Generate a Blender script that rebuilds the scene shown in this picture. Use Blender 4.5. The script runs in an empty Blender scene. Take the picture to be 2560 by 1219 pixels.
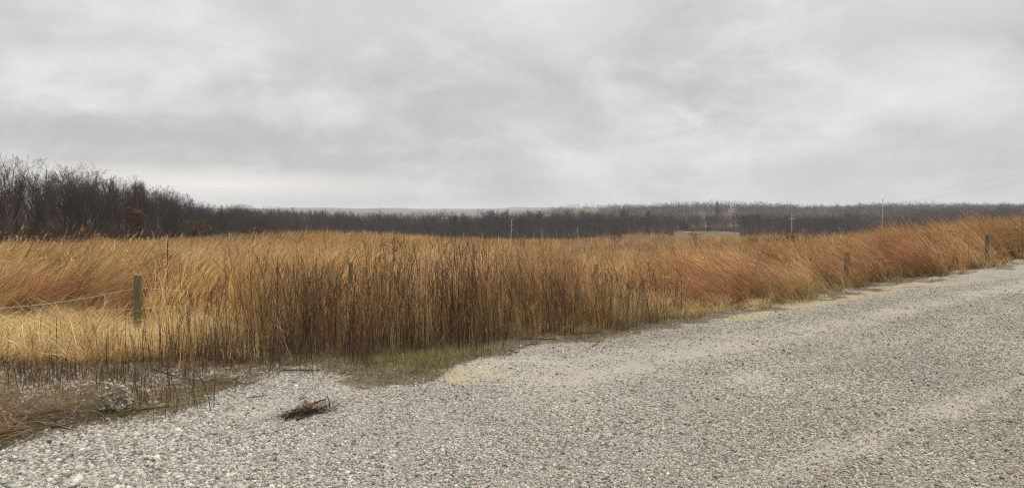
import bpy, math, random
import numpy as np

S = bpy.context.scene
COL = S.collection
rng = np.random.default_rng(11)
random.seed(5)
D2R = math.pi / 180

# ------------------------------------------------------------------ camera
F = 1525.0                       # focal length in photo pixels (photo 2560 x 1219)
CX, CY = 1280.0, 609.5
PITCH = math.atan(79.5 / F)
CAMZ = 1.65
cam_d = bpy.data.cameras.new("camera")
cam = bpy.data.objects.new("camera", cam_d)
COL.objects.link(cam)
cam.location = (0, 0, CAMZ)
cam.rotation_euler = (math.pi / 2 - PITCH, 0, 0)
cam_d.sensor_fit = 'HORIZONTAL'
cam_d.sensor_width = 36
cam_d.lens = 36 * F / 2560
cam_d.clip_start = 0.05
cam_d.clip_end = 20000
S.camera = cam

# ------------------------------------------------------------------ render look
S.view_settings.view_transform = 'Standard'
S.view_settings.look = 'None'
S.view_settings.exposure = 0.0
S.view_settings.gamma = 1.0
S.render.engine = 'CYCLES'
S.cycles.max_bounces = 6
S.cycles.diffuse_bounces = 3
S.cycles.glossy_bounces = 1
S.cycles.transmission_bounces = 3
S.cycles.volume_bounces = 1
S.cycles.transparent_max_bounces = 4
S.cycles.caustics_reflective = False
S.cycles.caustics_refractive = False
S.cycles.use_denoising = True
S.cycles.denoising_prefilter = 'NONE'
S.cycles.denoising_input_passes = 'RGB_ALBEDO_NORMAL'
S.cycles.use_adaptive_sampling = False
S.cycles.sample_clamp_indirect = 4.0
S.cycles.pixel_filter_type = 'BLACKMAN_HARRIS'
S.cycles.filter_width = 1.25

# ------------------------------------------------------------------ sky (overcast) and soft sun
SUN_EL, SUN_AZ = 52 * D2R, 62 * D2R          # azimuth from +Y towards +X
W = bpy.data.worlds.new("World")
S.world = W
W.use_nodes = True
nt = W.node_tree
nt.nodes.clear()


def N(tree, kind, **kw):
    n = tree.nodes.new(kind)
    for k, v in kw.items():
        if k == 'inputs':
            for a, b in v.items():
                n.inputs[a].default_value = b
        else:
            setattr(n, k, v)
    return n


def math_node(tree, op, a, b=None, c=None, clamp=False):
    n = tree.nodes.new('ShaderNodeMath')
    n.operation = op
    n.use_clamp = clamp
    for i, v in enumerate((a, b, c)):
        if v is None:
            continue
        if isinstance(v, (int, float)):
            n.inputs[i].default_value = v
        else:
            tree.links.new(v, n.inputs[i])
    return n.outputs[0]


def mix_col(tree, fac, a, b, mode='MIX'):
    n = tree.nodes.new('ShaderNodeMix')
    n.data_type = 'RGBA'
    n.blend_type = mode
    for sock, v in ((n.inputs['Factor'], fac), (n.inputs[6], a), (n.inputs[7], b)):
        if isinstance(v, (int, float)):
            sock.default_value = v
        elif isinstance(v, (tuple, list)):
            sock.default_value = (*v[:3], 1)
        else:
            tree.links.new(v, sock)
    return n.outputs[2]


def ramp(tree, fac, stops, interp='LINEAR'):
    n = tree.nodes.new('ShaderNodeValToRGB')
    n.color_ramp.interpolation = interp
    el = n.color_ramp.elements
    while len(el) > len(stops):
        el.remove(el[-1])
    while len(el) < len(stops):
        el.new(0.5)
    for e, (p, c) in zip(el, stops):
        e.position = p
        e.color = (*c, 1) if len(c) == 3 else c
    tree.links.new(fac, n.inputs[0])
    return n.outputs[0]


tc = N(nt, 'ShaderNodeTexCoord')
sep = N(nt, 'ShaderNodeSeparateXYZ')
nt.links.new(tc.outputs['Generated'], sep.inputs[0])
zc = math_node(nt, 'MAXIMUM', sep.outputs[2], 0.0)
den = math_node(nt, 'ADD', zc, 0.20)
px_ = math_node(nt, 'DIVIDE', sep.outputs[0], den)
py_ = math_node(nt, 'DIVIDE', sep.outputs[1], den)
comb = N(nt, 'ShaderNodeCombineXYZ')
nt.links.new(px_, comb.inputs[0])
nt.links.new(py_, comb.inputs[1])
comb.inputs[2].default_value = 3.7
mp = N(nt, 'ShaderNodeMapping')
mp.inputs['Rotation'].default_value = (0, 0, 0.55)
mp.inputs['Scale'].default_value = (0.95, 1.5, 1)
nt.links.new(comb.outputs[0], mp.inputs[0])
n1 = N(nt, 'ShaderNodeTexNoise', inputs={'Scale': 1.1, 'Detail': 5.0, 'Roughness': 0.5, 'Distortion': 0.5})
nt.links.new(mp.outputs[0], n1.inputs['Vector'])
mp2 = N(nt, 'ShaderNodeMapping')
mp2.inputs['Rotation'].default_value = (0, 0.42, 0.2)
mp2.inputs['Scale'].default_value = (2.6, 2.6, 5.2)
mp2.inputs['Location'].default_value = (1.3, 0.4, 0.2)
nt.links.new(tc.outputs['Generated'], mp2.inputs[0])
n2 = N(nt, 'ShaderNodeTexNoise', inputs={'Scale': 1.0, 'Detail': 7.0, 'Roughness': 0.56, 'Distortion': 0.25})
nt.links.new(mp2.outputs[0], n2.inputs['Vector'])
n3 = N(nt, 'ShaderNodeTexNoise', inputs={'Scale': 2.7, 'Detail': 6.0, 'Roughness': 0.6, 'Distortion': 0.4})
nt.links.new(mp2.outputs[0], n3.inputs['Vector'])
cl = math_node(nt, 'ADD', math_node(nt, 'MULTIPLY', n1.outputs['Fac'], 0.18), math_node(nt, 'MULTIPLY', n2.outputs['Fac'], 0.50))
cl = math_node(nt, 'ADD', cl, math_node(nt, 'MULTIPLY', n3.outputs['Fac'], 0.32))
clouds = ramp(nt, cl, [(0.38, (0.505, 0.508, 0.512)), (0.50, (0.645, 0.645, 0.643)), (0.61, (0.835, 0.832, 0.825))])
# a slightly warmer tone low in the sky
lowf = math_node(nt, 'SUBTRACT', 1.0, math_node(nt, 'MULTIPLY', zc, 7.0), clamp=True)
clouds = mix_col(nt, math_node(nt, 'MULTIPLY', lowf, 0.55), clouds, (0.60, 0.59, 0.575))
# low warm-white gap in the cloud deck above the left wood
vdot = N(nt, 'ShaderNodeVectorMath', operation='DOT_PRODUCT')
gap = np.array([-0.48, 1.0, 0.044]); gap /= np.linalg.norm(gap)
sc_ = N(nt, 'ShaderNodeVectorMath', operation='SUBTRACT')
nt.links.new(tc.outputs['Generated'], sc_.inputs[0])
sc_.inputs[1].default_value = tuple(gap)
sc2 = N(nt, 'ShaderNodeVectorMath', operation='MULTIPLY')
nt.links.new(sc_.outputs[0], sc2.inputs[0])
sc2.inputs[1].default_value = (3.0, 3.0, 30.0)
ln = N(nt, 'ShaderNodeVectorMath', operation='LENGTH')
nt.links.new(sc2.outputs[0], ln.inputs[0])
gapf = math_node(nt, 'SUBTRACT', 1.0, ln.outputs['Value'], clamp=True)
gapf = math_node(nt, 'MULTIPLY', gapf, 0.9, clamp=True)
clouds = mix_col(nt, gapf, clouds, (1.0, 0.965, 0.91))
# thinner, brighter spots of the cloud deck
for (bx, bz, rx, rz, kk, cb) in ((0.66, 0.165, .16, .055, .75, .86), (0.05, 0.33, .22, .10, .45, .86), (-0.42, 0.30, .35, .10, .35, .86), (0.72, 0.30, .25, .10, .4, .86), (-0.50, 0.105, .42, .045, .6, .49), (0.05, 0.15, .30, .06, .4, .52), (0.42, 0.17, .2, .06, .4, .53)):
    g_ = np.array([bx, 1.0, 0.0]); g_ /= np.linalg.norm(g_); g_ = g_ * math.sqrt(1 - bz * bz); g_[2] = bz
    s1 = N(nt, 'ShaderNodeVectorMath', operation='SUBTRACT'); nt.links.new(tc.outputs['Generated'], s1.inputs[0]); s1.inputs[1].default_value = tuple(g_)
    s2 = N(nt, 'ShaderNodeVectorMath', operation='MULTIPLY'); nt.links.new(s1.outputs[0], s2.inputs[0]); s2.inputs[1].default_value = (1 / rx, 1 / rx, 1 / rz)
    s3 = N(nt, 'ShaderNodeVectorMath', operation='LENGTH'); nt.links.new(s2.outputs[0], s3.inputs[0])
    f_ = math_node(nt, 'SUBTRACT', 1.0, math_node(nt, 'ADD', s3.outputs['Value'], math_node(nt, 'MULTIPLY', math_node(nt, 'SUBTRACT', n3.outputs['Fac'], 0.5), 1.6)), clamp=True)
    f_ = math_node(nt, 'SMOOTH_MIN', math_node(nt, 'MULTIPLY', f_, kk * 1.4), kk, 0.2)
    clouds = mix_col(nt, f_, clouds, (cb, cb, cb * .995))
# brighter towards the zenith, as an overcast sky is
zen = math_node(nt, 'MULTIPLY', math_node(nt, 'SUBTRACT', zc, 0.34, clamp=True), 3.9)
zen = math_node(nt, 'ADD', zen, 1.0)
zv = N(nt, 'ShaderNodeVectorMath', operation='SCALE')
nt.links.new(clouds, zv.inputs[0])
nt.links.new(zen, zv.inputs['Scale'])
sky = N(nt, 'ShaderNodeTexSky', sky_type='NISHITA')
sky.sun_disc = False
sky.sun_elevation = SUN_EL
sky.sun_rotation = SUN_AZ
sky.air_density = 1.0
sky.dust_density = 3.0
bg1 = N(nt, 'ShaderNodeBackground', inputs={'Strength': 1.0})
nt.links.new(zv.outputs[0], bg1.inputs[0])
bg2 = N(nt, 'ShaderNodeBackground', inputs={'Strength': 0.06})
nt.links.new(sky.outputs[0], bg2.inputs[0])
mx = N(nt, 'ShaderNodeMixShader', inputs={0: 0.05})
nt.links.new(bg1.outputs[0], mx.inputs[1])
nt.links.new(bg2.outputs[0], mx.inputs[2])
wo = N(nt, 'ShaderNodeOutputWorld')
nt.links.new(mx.outputs[0], wo.inputs['Surface'])

sun_d = bpy.data.lights.new("sun", 'SUN')
sun_d.energy = 1.5
sun_d.angle = 30 * D2R
sun_d.color = (1.0, 0.95, 0.87)
sun = bpy.data.objects.new("sun", sun_d)
COL.objects.link(sun)
sun.location = (30, 20, 60)
sun.rotation_euler = (math.pi / 2 - SUN_EL, 0, math.pi - SUN_AZ)

# ------------------------------------------------------------------ numeric helpers
_perm = np.random.default_rng(3).random((256, 256))


def vnoise(x, y, s=1.0, ox=0.0):
    x = np.asarray(x) / s + 31.7 + ox
    y = np.asarray(y) / s + 57.3 + ox * 1.7
    xi = np.floor(x).astype(int); yi = np.floor(y).astype(int)
    fx = x - xi; fy = y - yi
    fx = fx * fx * (3 - 2 * fx); fy = fy * fy * (3 - 2 * fy)
    g = lambda a, b: _perm[a & 255, b & 255]
    return (g(xi, yi) * (1 - fx) * (1 - fy) + g(xi + 1, yi) * fx * (1 - fy) + g(xi, yi + 1) * (1 - fx) * fy + g(xi + 1, yi + 1) * fx * fy)


def fbm(x, y, s=1.0, o=3, ox=0.0):
    a, t, w = 0.5, 0.0, 0.0
    for i in range(o):
        t = t + a * vnoise(x, y, s, ox + i * 13.1); w += a
        a *= 0.5; s *= 0.5
    return t / w


# ------------------------------------------------------------------ terrain height
_rows = {
    1.5: {0: 0, 700: 0, 1280: 0, 1900: 0, 2560: 0},
    4.5: {-300: -.08, 0: -.06, 700: -.03, 1280: -.01, 1900: 0, 2560: 0},
    7.0: {-300: -.25, 0: -.22, 400: -.22, 730: -.17, 1280: -.08, 1900: 0, 2560: 0},
    10.9: {-400: -.5, 0: -.46, 335: -.46, 730: -.46, 1280: -.40, 1900: -.20, 2560: -.02, 2900: .05},
    14.5: {0: -.60, 400: -.58, 875: -.53, 1492: -.55, 1900: -.40, 2200: -.30, 2560: 0, 2900: .15},
    20.5: {-300: -.9, 0: -.85, 400: -.8, 730: -.68, 1280: -.8, 1640: -.75, 2000: -.5, 2200: -.35, 2470: -.09, 2750: .25},
    30: {-300: -1.3, 0: -1.2, 400: -1.1, 730: -.8, 1000: -.95, 1280: -1.25, 1640: -1.2, 1900: -.95, 2060: -.80, 2200: -.35, 2350: .0, 2560: .30, 2900: .7},
    45: {-300: -1.9, 0: -1.75, 400: -1.55, 730: -.9, 1000: -1.2, 1280: -1.9, 1640: -1.8, 1900: -1.5, 2060: -1.25, 2200: -.65, 2350: -.15, 2560: .42, 2900: 1.0},
    75: {-300: -3, 0: -2.9, 400: -2.45, 730: -1.5, 1000: -1.76, 1280: -2.9, 1640: -2.55, 1900: -2.15, 2060: -2.2, 2200: -1.9, 2560: -.5, 2900: 0},
    110: {-300: -5, 0: -4.8, 400: -4.6, 730: -4, 1000: -3.6, 1280: -3.75, 1450: -3.65, 1640: -2.65, 1690: -3.2, 1760: -3.8, 1850: -3.3, 1900: -3.1, 2200: -4, 2560: -2.5},
    170: {-300: -8, 0: -8, 400: -8, 730: -9, 1000: -8, 1280: -8.5, 1500: -7.5, 1640: -8.5, 1760: -9, 1850: -9, 2000: -8, 2200: -8, 2560: -6},
    220: {1640: -11, 1715: -11, 1800: -11, 1860: -11},
    280: {-300: -10, 0: -10, 400: -12, 730: -13, 1000: -13, 1280: -13, 1640: -12, 1760: -10.2, 1900: -12, 2200: -13, 2560: -9},
    315: {1690: -9.8, 1750: -9.5, 1806: -9.6, 1880: -11.5},
    380: {1690: -10.4, 1750: -10.2, 1806: -10.2, 1880: -12},
    425: {1640: -12.5, 1750: -12, 1900: -12.5},
    600: {-300: -5, 0: -5, 730: -17, 1000: -17, 1280: -16, 1480: -12, 1640: -7, 1820: -5, 2200: -6, 2560: -4},
    700: {1826: 1.5},
    950: {0: 0, 730: -15, 1000: -15, 1280: -14, 1480: -7, 1640: 1, 1900: -1, 2200: 2, 2560: 1},
    1300: {1000: -13, 1280: -12, 1460: 9, 1640: 2, 2200: 3},
    1700: {0: 0, 730: -12, 1100: -12, 1280: -10, 1640: 3, 2560: 5},
    3000: {0: 10, 730: 14, 900: 10, 1100: 6, 1250: 12, 1350: 22, 1420: 20, 1520: 16, 1640: 20, 2560: 20},
    5600: {0: 20, 730: 22, 1280: 22, 1640: 20, 2560: 20},
}
_cp = []
for _y, _d in _rows.items():
    for _p, _z in _d.items():
        _x = (_p - CX) / F * _y
        _cp.append((math.atan2(_x, _y), math.log(math.hypot(_x, _y)), _z))
_cp = np.array(_cp)
_VS = 0.45


def _tps(r2):
    return 0.5 * r2 * np.log(r2 + 1e-12)


def _feat(a, v):
    return np.stack([a, v * _VS], -1)


_P = _feat(_cp[:, 0], _cp[:, 1])
# heights grow with range: fit z / scale(v) so that near ground stays precise
def _scale(v):
    return 0.25 + 0.02 * np.exp(v * 0.8)


_K = _tps(((_P[:, None] - _P[None]) ** 2).sum(-1)) + np.eye(len(_P)) * 2e-4
_A = np.zeros((len(_P) + 3, len(_P) + 3))
_A[:len(_P), :len(_P)] = _K
_A[:len(_P), len(_P):] = np.c_[np.ones(len(_P)), _P]
_A[len(_P):, :len(_P)] = np.c_[np.ones(len(_P)), _P].T
_wt = np.linalg.solve(_A, np.r_[_cp[:, 2] / _scale(_cp[:, 1]), 0, 0, 0])


def height(x, y):
    x = np.atleast_1d(np.asarray(x, float)); y = np.atleast_1d(np.asarray(y, float))
    sh = x.shape
    x = x.ravel(); y = y.ravel()
    r = np.hypot(x, y)
    a0 = np.arctan2(x, y)
    a = np.clip(a0, -0.86, 0.86)
    v = np.log(np.clip(r, 1.5, 6000))
    out = np.empty_like(x)
    for i in range(0, len(x), 60000):
        q = _feat(a[i:i + 60000], v[i:i + 60000])
        k = _tps(((q[:, None] - _P[None]) ** 2).sum(-1))
        out[i:i + 60000] = k @ _wt[:-3] + _wt[-3] + q @ _wt[-2:]
    out = out * _scale(v)
    out *= np.clip(r / 1.5, 0, 1)
    back = np.clip((np.abs(a0) - 0.9) / 1.2, 0, 1)
    out = out * (1 - back * 0.9)
    out += np.clip((r - 5) / 20, 0, 1) * np.clip(40 / r, .3, 1) * (fbm(x, y, 6.0, 3) - .5) * 0.16
    out += np.clip((r - 1500) / 1200, 0, 1) * (fbm(x, y, 420.0, 5, 5.0) - .5) * 42.0
    out += (fbm(x, y, 0.9, 3, 9.0) - .5) * 0.035 * np.clip(r / 3, 0, 1)
    return out.reshape(sh)


def ray(px, py):
    a = (np.asarray(px, float) - CX) / F
    b = -(np.asarray(py, float) - CY) / F
    c, s = math.cos(PITCH), math.sin(PITCH)
    return np.stack([a, c + b * s, -s + b * c], -1)


def project(x, y, z):
    c, s = math.cos(PITCH), math.sin(PITCH)
    zz = np.asarray(z) - CAMZ
    f = y * c - zz * s
    u = y * s + zz * c
    return CX + F * x / f, CY - F * u / f


_ts = np.exp(np.linspace(math.log(2.0), math.log(3000), 700))


def on_ground(px, py):
    """Where the view through a photo pixel meets the terrain."""
    d = ray(px, py)
    p = d[None] * _ts[:, None]
    z = p[:, 2] + CAMZ
    h = height(p[:, 0], p[:, 1])
    i = int(np.argmax(z < h)) if (z < h).any() else len(_ts) - 1
    i = max(i, 1)
    e0, e1 = z[i - 1] - h[i - 1], z[i] - h[i]
    t = _ts[i - 1] + (_ts[i] - _ts[i - 1]) * e0 / (e0 - e1 + 1e-9)
    q = d * t
    return np.array([q[0], q[1], float(height(q[0], q[1])[0])])


def at_range(px, Y):
    """A ground point at distance Y in the direction of a photo column."""
    x = (px - CX) / F * Y
    return np.array([x, Y, float(height(x, Y)[0])])


def z_at(py, Y):
    d = ray(CX, py)
    return CAMZ + d[2] / d[1] * Y


# edges of the zones, as columns -> rows of the photo, used to find them on the ground
_curve = lambda pts: (np.array([p[0] for p in pts], float), np.array([p[1] for p in pts], float))
GRAVEL = _curve([(-400, 1225), (0, 1130), (120, 1085), (250, 1060), (420, 1042), (500, 1020), (535, 985), (620, 955), (720, 936), (800, 936), (870, 952), (1000, 962), (1080, 945), (1180, 900), (1275, 884), (1300, 858), (1400, 852), (1500, 850), (1640, 826), (1740, 806), (1850, 785), (2000, 760), (2130, 733), (2300, 703), (2420, 684), (2560, 655), (2900, 600)])
VERGE = _curve([(-400, 915), (0, 908), (300, 908), (560, 900), (600, 897), (800, 893), (1000, 885), (1200, 862), (1290, 845), (1400, 838), (1500, 832), (1640, 810), (1800, 788), (2000, 758), (2130, 731), (2300, 701), (2420, 682), (2560, 652), (2900, 597)])
TALL = _curve([(-400, 800), (0, 800), (180, 792), (330, 812), (420, 816), (520, 838), (600, 864), (700, 884), (800, 888), (1000, 880), (1200, 857), (1290, 842), (1380, 832), (1500, 816), (1640, 788), (1800, 764), (2000, 742), (2130, 722), (2300, 697), (2420, 679), (2560, 648), (2900, 592)])


def edge(curve, px):
    return np.interp(px, curve[0], curve[1])


LAWN_PX = (1690, 1806)


def in_lawn(x, y):
    p = CX + F * x / np.maximum(y, 1)
    lo = np.interp(p, [1690, 1700, 1730, 1790, 1806], [372, 335, 308, 304, 330])
    return (p > LAWN_PX[0]) & (p < LAWN_PX[1]) & (y > lo) & (y < 396)


# ------------------------------------------------------------------ object helpers
def mesh_np(name, v, faces, mats=None, col=None, attrs=None, smooth=False, parent=None):
    """faces: list of int arrays (n, k)."""
    me = bpy.data.meshes.new(name)
    v = np.asarray(v, np.float32)
    if not isinstance(faces, (list, tuple)):
        faces = [faces]
    faces = [np.asarray(f, np.int32) for f in faces if len(f)]
    me.vertices.add(len(v))
    me.vertices.foreach_set("co", v.ravel())
    lv = np.concatenate([f.ravel() for f in faces])
    lt = np.concatenate([np.full(len(f), f.shape[1], np.int32) for f in faces])
    ls = np.r_[0, np.cumsum(lt)[:-1]].astype(np.int32)
    me.loops.add(len(lv))
    me.loops.foreach_set("vertex_index", lv)
    me.polygons.add(len(lt))
    me.polygons.foreach_set("loop_start", ls)
    if smooth:
        me.polygons.foreach_set("use_smooth", np.ones(len(lt), bool))
    if col is not None:
        a = me.attributes.new("Col", 'FLOAT_COLOR', 'POINT')
        c = np.ones((len(v), 4), np.float32)
        c[:, :3] = col
        a.data.foreach_set("color", c.ravel())
    for k, val in (attrs or {}).items():
        a = me.attributes.new(k, 'FLOAT', 'POINT')
        a.data.foreach_set("value", np.asarray(val, np.float32))
    me.update(calc_edges=True)
    me.validate()
    if mats is not None:
        me.materials.append(mats)
    o = bpy.data.objects.new(name, me)
    COL.objects.link(o)
    if parent is not None:
        o.parent = parent
    return o


def tag(o, label=None, cat=None, group=None, kind=None):
    if label: o["label"] = label
    if cat: o["category"] = cat
    if group: o["group"] = group
    if kind: o["kind"] = kind
    return o


def empty(name, loc=(0, 0, 0), rz=0.0, scale=1.0):
    o = bpy.data.objects.new(name, None)
    o.empty_display_size = 0.1
    COL.objects.link(o)
    o.location = loc
    o.rotation_euler = (0, 0, rz)
    o.scale = (scale,) * 3
    return o


def copy_tree(o, parent=None):
    c = o.copy()
    COL.objects.link(c)
    c.parent = parent
    for ch in list(o.children):
        copy_tree(ch, c)
    return c


def tubes(polys, sides=6, caps=True):
    """polys: list of (points (n,3), radii (n)). -> verts, [quads, caps...]"""
    V, Q, T, base = [], [], [], 0
    for pts, rad in polys:
        pts = np.asarray(pts, float); n = len(pts)
        rad = np.broadcast_to(np.asarray(rad, float), (n,))
        tan = np.gradient(pts, axis=0)
        tan /= np.linalg.norm(tan, axis=1, keepdims=True) + 1e-12
        ref = np.array([0, 0, 1.0]) if abs(tan[0][2]) < 0.9 else np.array([1.0, 0, 0])
        u = np.cross(tan, ref); u /= np.linalg.norm(u, axis=1, keepdims=True) + 1e-12
        w = np.cross(u, tan)
        ang = np.arange(sides) / sides * 2 * math.pi
        ring = pts[:, None] + rad[:, None, None] * (np.cos(ang)[None, :, None] * u[:, None] + np.sin(ang)[None, :, None] * w[:, None])
        V.append(ring.reshape(-1, 3))
        i = np.arange(n - 1)[:, None] * sides; j = np.arange(sides)[None]
        j2 = (j + 1) % sides
        Q.append((np.stack([i + j, i + j2, i + sides + j2, i + sides + j], -1).reshape(-1, 4)) + base)
        if caps:
            for k0, flip in ((0, True), ((n - 1) * sides, False)):
                idx = np.arange(sides) + k0 + base
                if flip: idx = idx[::-1]
                T.append(np.stack([np.full(sides - 2, idx[0]), idx[1:-1], idx[2:]], -1))
        base += n * sides
    return np.concatenate(V), [np.concatenate(Q)] + ([np.concatenate(T)] if T else [])


def join(parts):
    """parts: list of (verts, [faces...], col or None)"""
    V, FF, Cc, b = [], {}, [], 0
    for p in parts:
        v, f = p[0], p[1]
        V.append(v)
        for q in (f if isinstance(f, (list, tuple)) else [f]):
            if len(q):
                FF.setdefault(q.shape[1], []).append(q + b)
        if len(p) > 2:
            Cc.append(np.broadcast_to(np.asarray(p[2], float), (len(v), 3)))
        b += len(v)
    return np.concatenate(V), [np.concatenate(x) for x in FF.values()], (np.concatenate(Cc) if Cc else None)


def strips(base, length, az, th0, th1, width, col, segs=5, k=1.0, yaw=None, wig=0.0, taper=0.25, wprof=None):
    """Many ribbon blades at once. az: heading of the lean; th0, th1: lean from vertical at foot and tip."""
    n = len(base)
    f = lambda a: np.broadcast_to(np.asarray(a, float), (n,))
    length, az, th0, th1, width = map(f, (length, az, th0, th1, width))
    t = (np.arange(segs) + 0.5) / segs
    th = th0[:, None] + (th1 - th0)[:, None] * (t[None] ** k)
    azs = az[:, None] + (rng.normal(0, wig, (n, segs)).cumsum(1) if wig else 0)
    st = (length / segs)[:, None]
    dx = np.sin(th) * np.sin(azs) * st; dy = np.sin(th) * np.cos(azs) * st; dz = np.cos(th) * st
    P = np.zeros((n, segs + 1, 3))
    P[:, 1:, 0] = np.cumsum(dx, 1); P[:, 1:, 1] = np.cumsum(dy, 1); P[:, 1:, 2] = np.cumsum(dz, 1)
    P += np.asarray(base)[:, None]
    if yaw is None:
        yaw = rng.uniform(0, math.pi, n)
    else:
        yaw = f(yaw)
    side = np.stack([np.cos(yaw), np.sin(yaw), np.zeros(n)], -1)[:, None]
    tt = np.arange(segs + 1) / segs
    wp = (1 - (1 - taper) * tt) if wprof is None else np.interp(tt, np.linspace(0, 1, len(wprof)), wprof)
    hw = 0.5 * width[:, None, None] * wp[None, :, None]
    V = np.stack([P - side * hw, P + side * hw], 2)          # n, segs+1, 2, 3
    idx = np.arange(n)[:, None] * (segs + 1) * 2 + np.arange(segs)[None] * 2
    Q = np.stack([idx, idx + 1, idx + 3, idx + 2], -1).reshape(-1, 4)
    colv = np.repeat(np.asarray(col, float), (segs + 1) * 2, axis=0)
    return dict(v=V.reshape(-1, 3), q=Q, c=colv, tip=P[:, -1], th=th[:, -1], az=azs[:, -1] if wig else az, P=P)


def join_strips(L):
    return join([(s['v'], s['q'], s['c']) for s in L])


# ------------------------------------------------------------------ materials
def new_mat(name):
    m = bpy.data.materials.new(name)
    m.use_nodes = True
    t = m.node_tree
    t.nodes.clear()
    return m, t


def out(t, sh):
    o = t.nodes.new('ShaderNodeOutputMaterial')
    t.links.new(sh, o.inputs['Surface'])


def plain(name, colr, rough=0.8, var=0.25, scale=8.0, bump=0.0, bscale=60.0, spec=0.3, metal=0.0, stretch=(1, 1, 1)):
    m, t = new_mat(name)
    tc = N(t, 'ShaderNodeTexCoord')
    mp = N(t, 'ShaderNodeMapping'); mp.inputs['Scale'].default_value = stretch
    t.links.new(tc.outputs['Object'], mp.inputs[0])
    no = N(t, 'ShaderNodeTexNoise', inputs={'Scale': scale, 'Detail': 5.0, 'Roughness': 0.6})
    t.links.new(mp.outputs[0], no.inputs['Vector'])
    c = np.array(colr)
    cr = ramp(t, no.outputs['Fac'], [(0.25, tuple(c * (1 - var))), (0.75, tuple(np.clip(c * (1 + var), 0, 1)))])
    b = N(t, 'ShaderNodeBsdfPrincipled', inputs={'Roughness': rough, 'Metallic': metal, 'Specular IOR Level': spec})
    t.links.new(cr, b.inputs['Base Color'])
    if bump:
        nb = N(t, 'ShaderNodeTexNoise', inputs={'Scale': bscale, 'Detail': 4.0})
        t.links.new(mp.outputs[0], nb.inputs['Vector'])
        bp = N(t, 'ShaderNodeBump', inputs={'Strength': bump, 'Distance': 0.01})
        t.links.new(nb.outputs['Fac'], bp.inputs['Height'])
        t.links.new(bp.outputs[0], b.inputs['Normal'])
    out(t, b.outputs[0])
    return m


def leafy(name, trans=0.3, gain=1.0, per_object=0.0):
    """Dry grass, stems and twigs: own colour from the 'Col' attribute, a little light through."""
    m, t = new_mat(name)
    at = N(t, 'ShaderNodeAttribute', attribute_name='Col')
    c = at.outputs['Color']
    if per_object:
        oi = N(t, 'ShaderNodeObjectInfo')
        c = mix_col(t, 1.0, c, ramp(t, oi.outputs['Random'], [(0, (1 - per_object, 1 - per_object * 1.05, 1 - per_object * 1.1)), (0.5, (1, 1, 1)), (1, (1 + per_object, 1 + per_object * .85, 1 + per_object * .7))]), 'MULTIPLY')
    if gain != 1.0:
        c = mix_col(t, 1.0, c, (gain, gain, gain), 'MULTIPLY')
    d = N(t, 'ShaderNodeBsdfDiffuse', inputs={'Roughness': 0.5})
    t.links.new(c, d.inputs[0])
    sh = d.outputs[0]
    if trans:
        tr = N(t, 'ShaderNodeBsdfTranslucent')
        t.links.new(c, tr.inputs[0])
        mx = N(t, 'ShaderNodeMixShader', inputs={0: trans})
        t.links.new(sh, mx.inputs[1]); t.links.new(tr.outputs[0], mx.inputs[2])
        sh = mx.outputs[0]
    out(t, sh)
    return m


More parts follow.
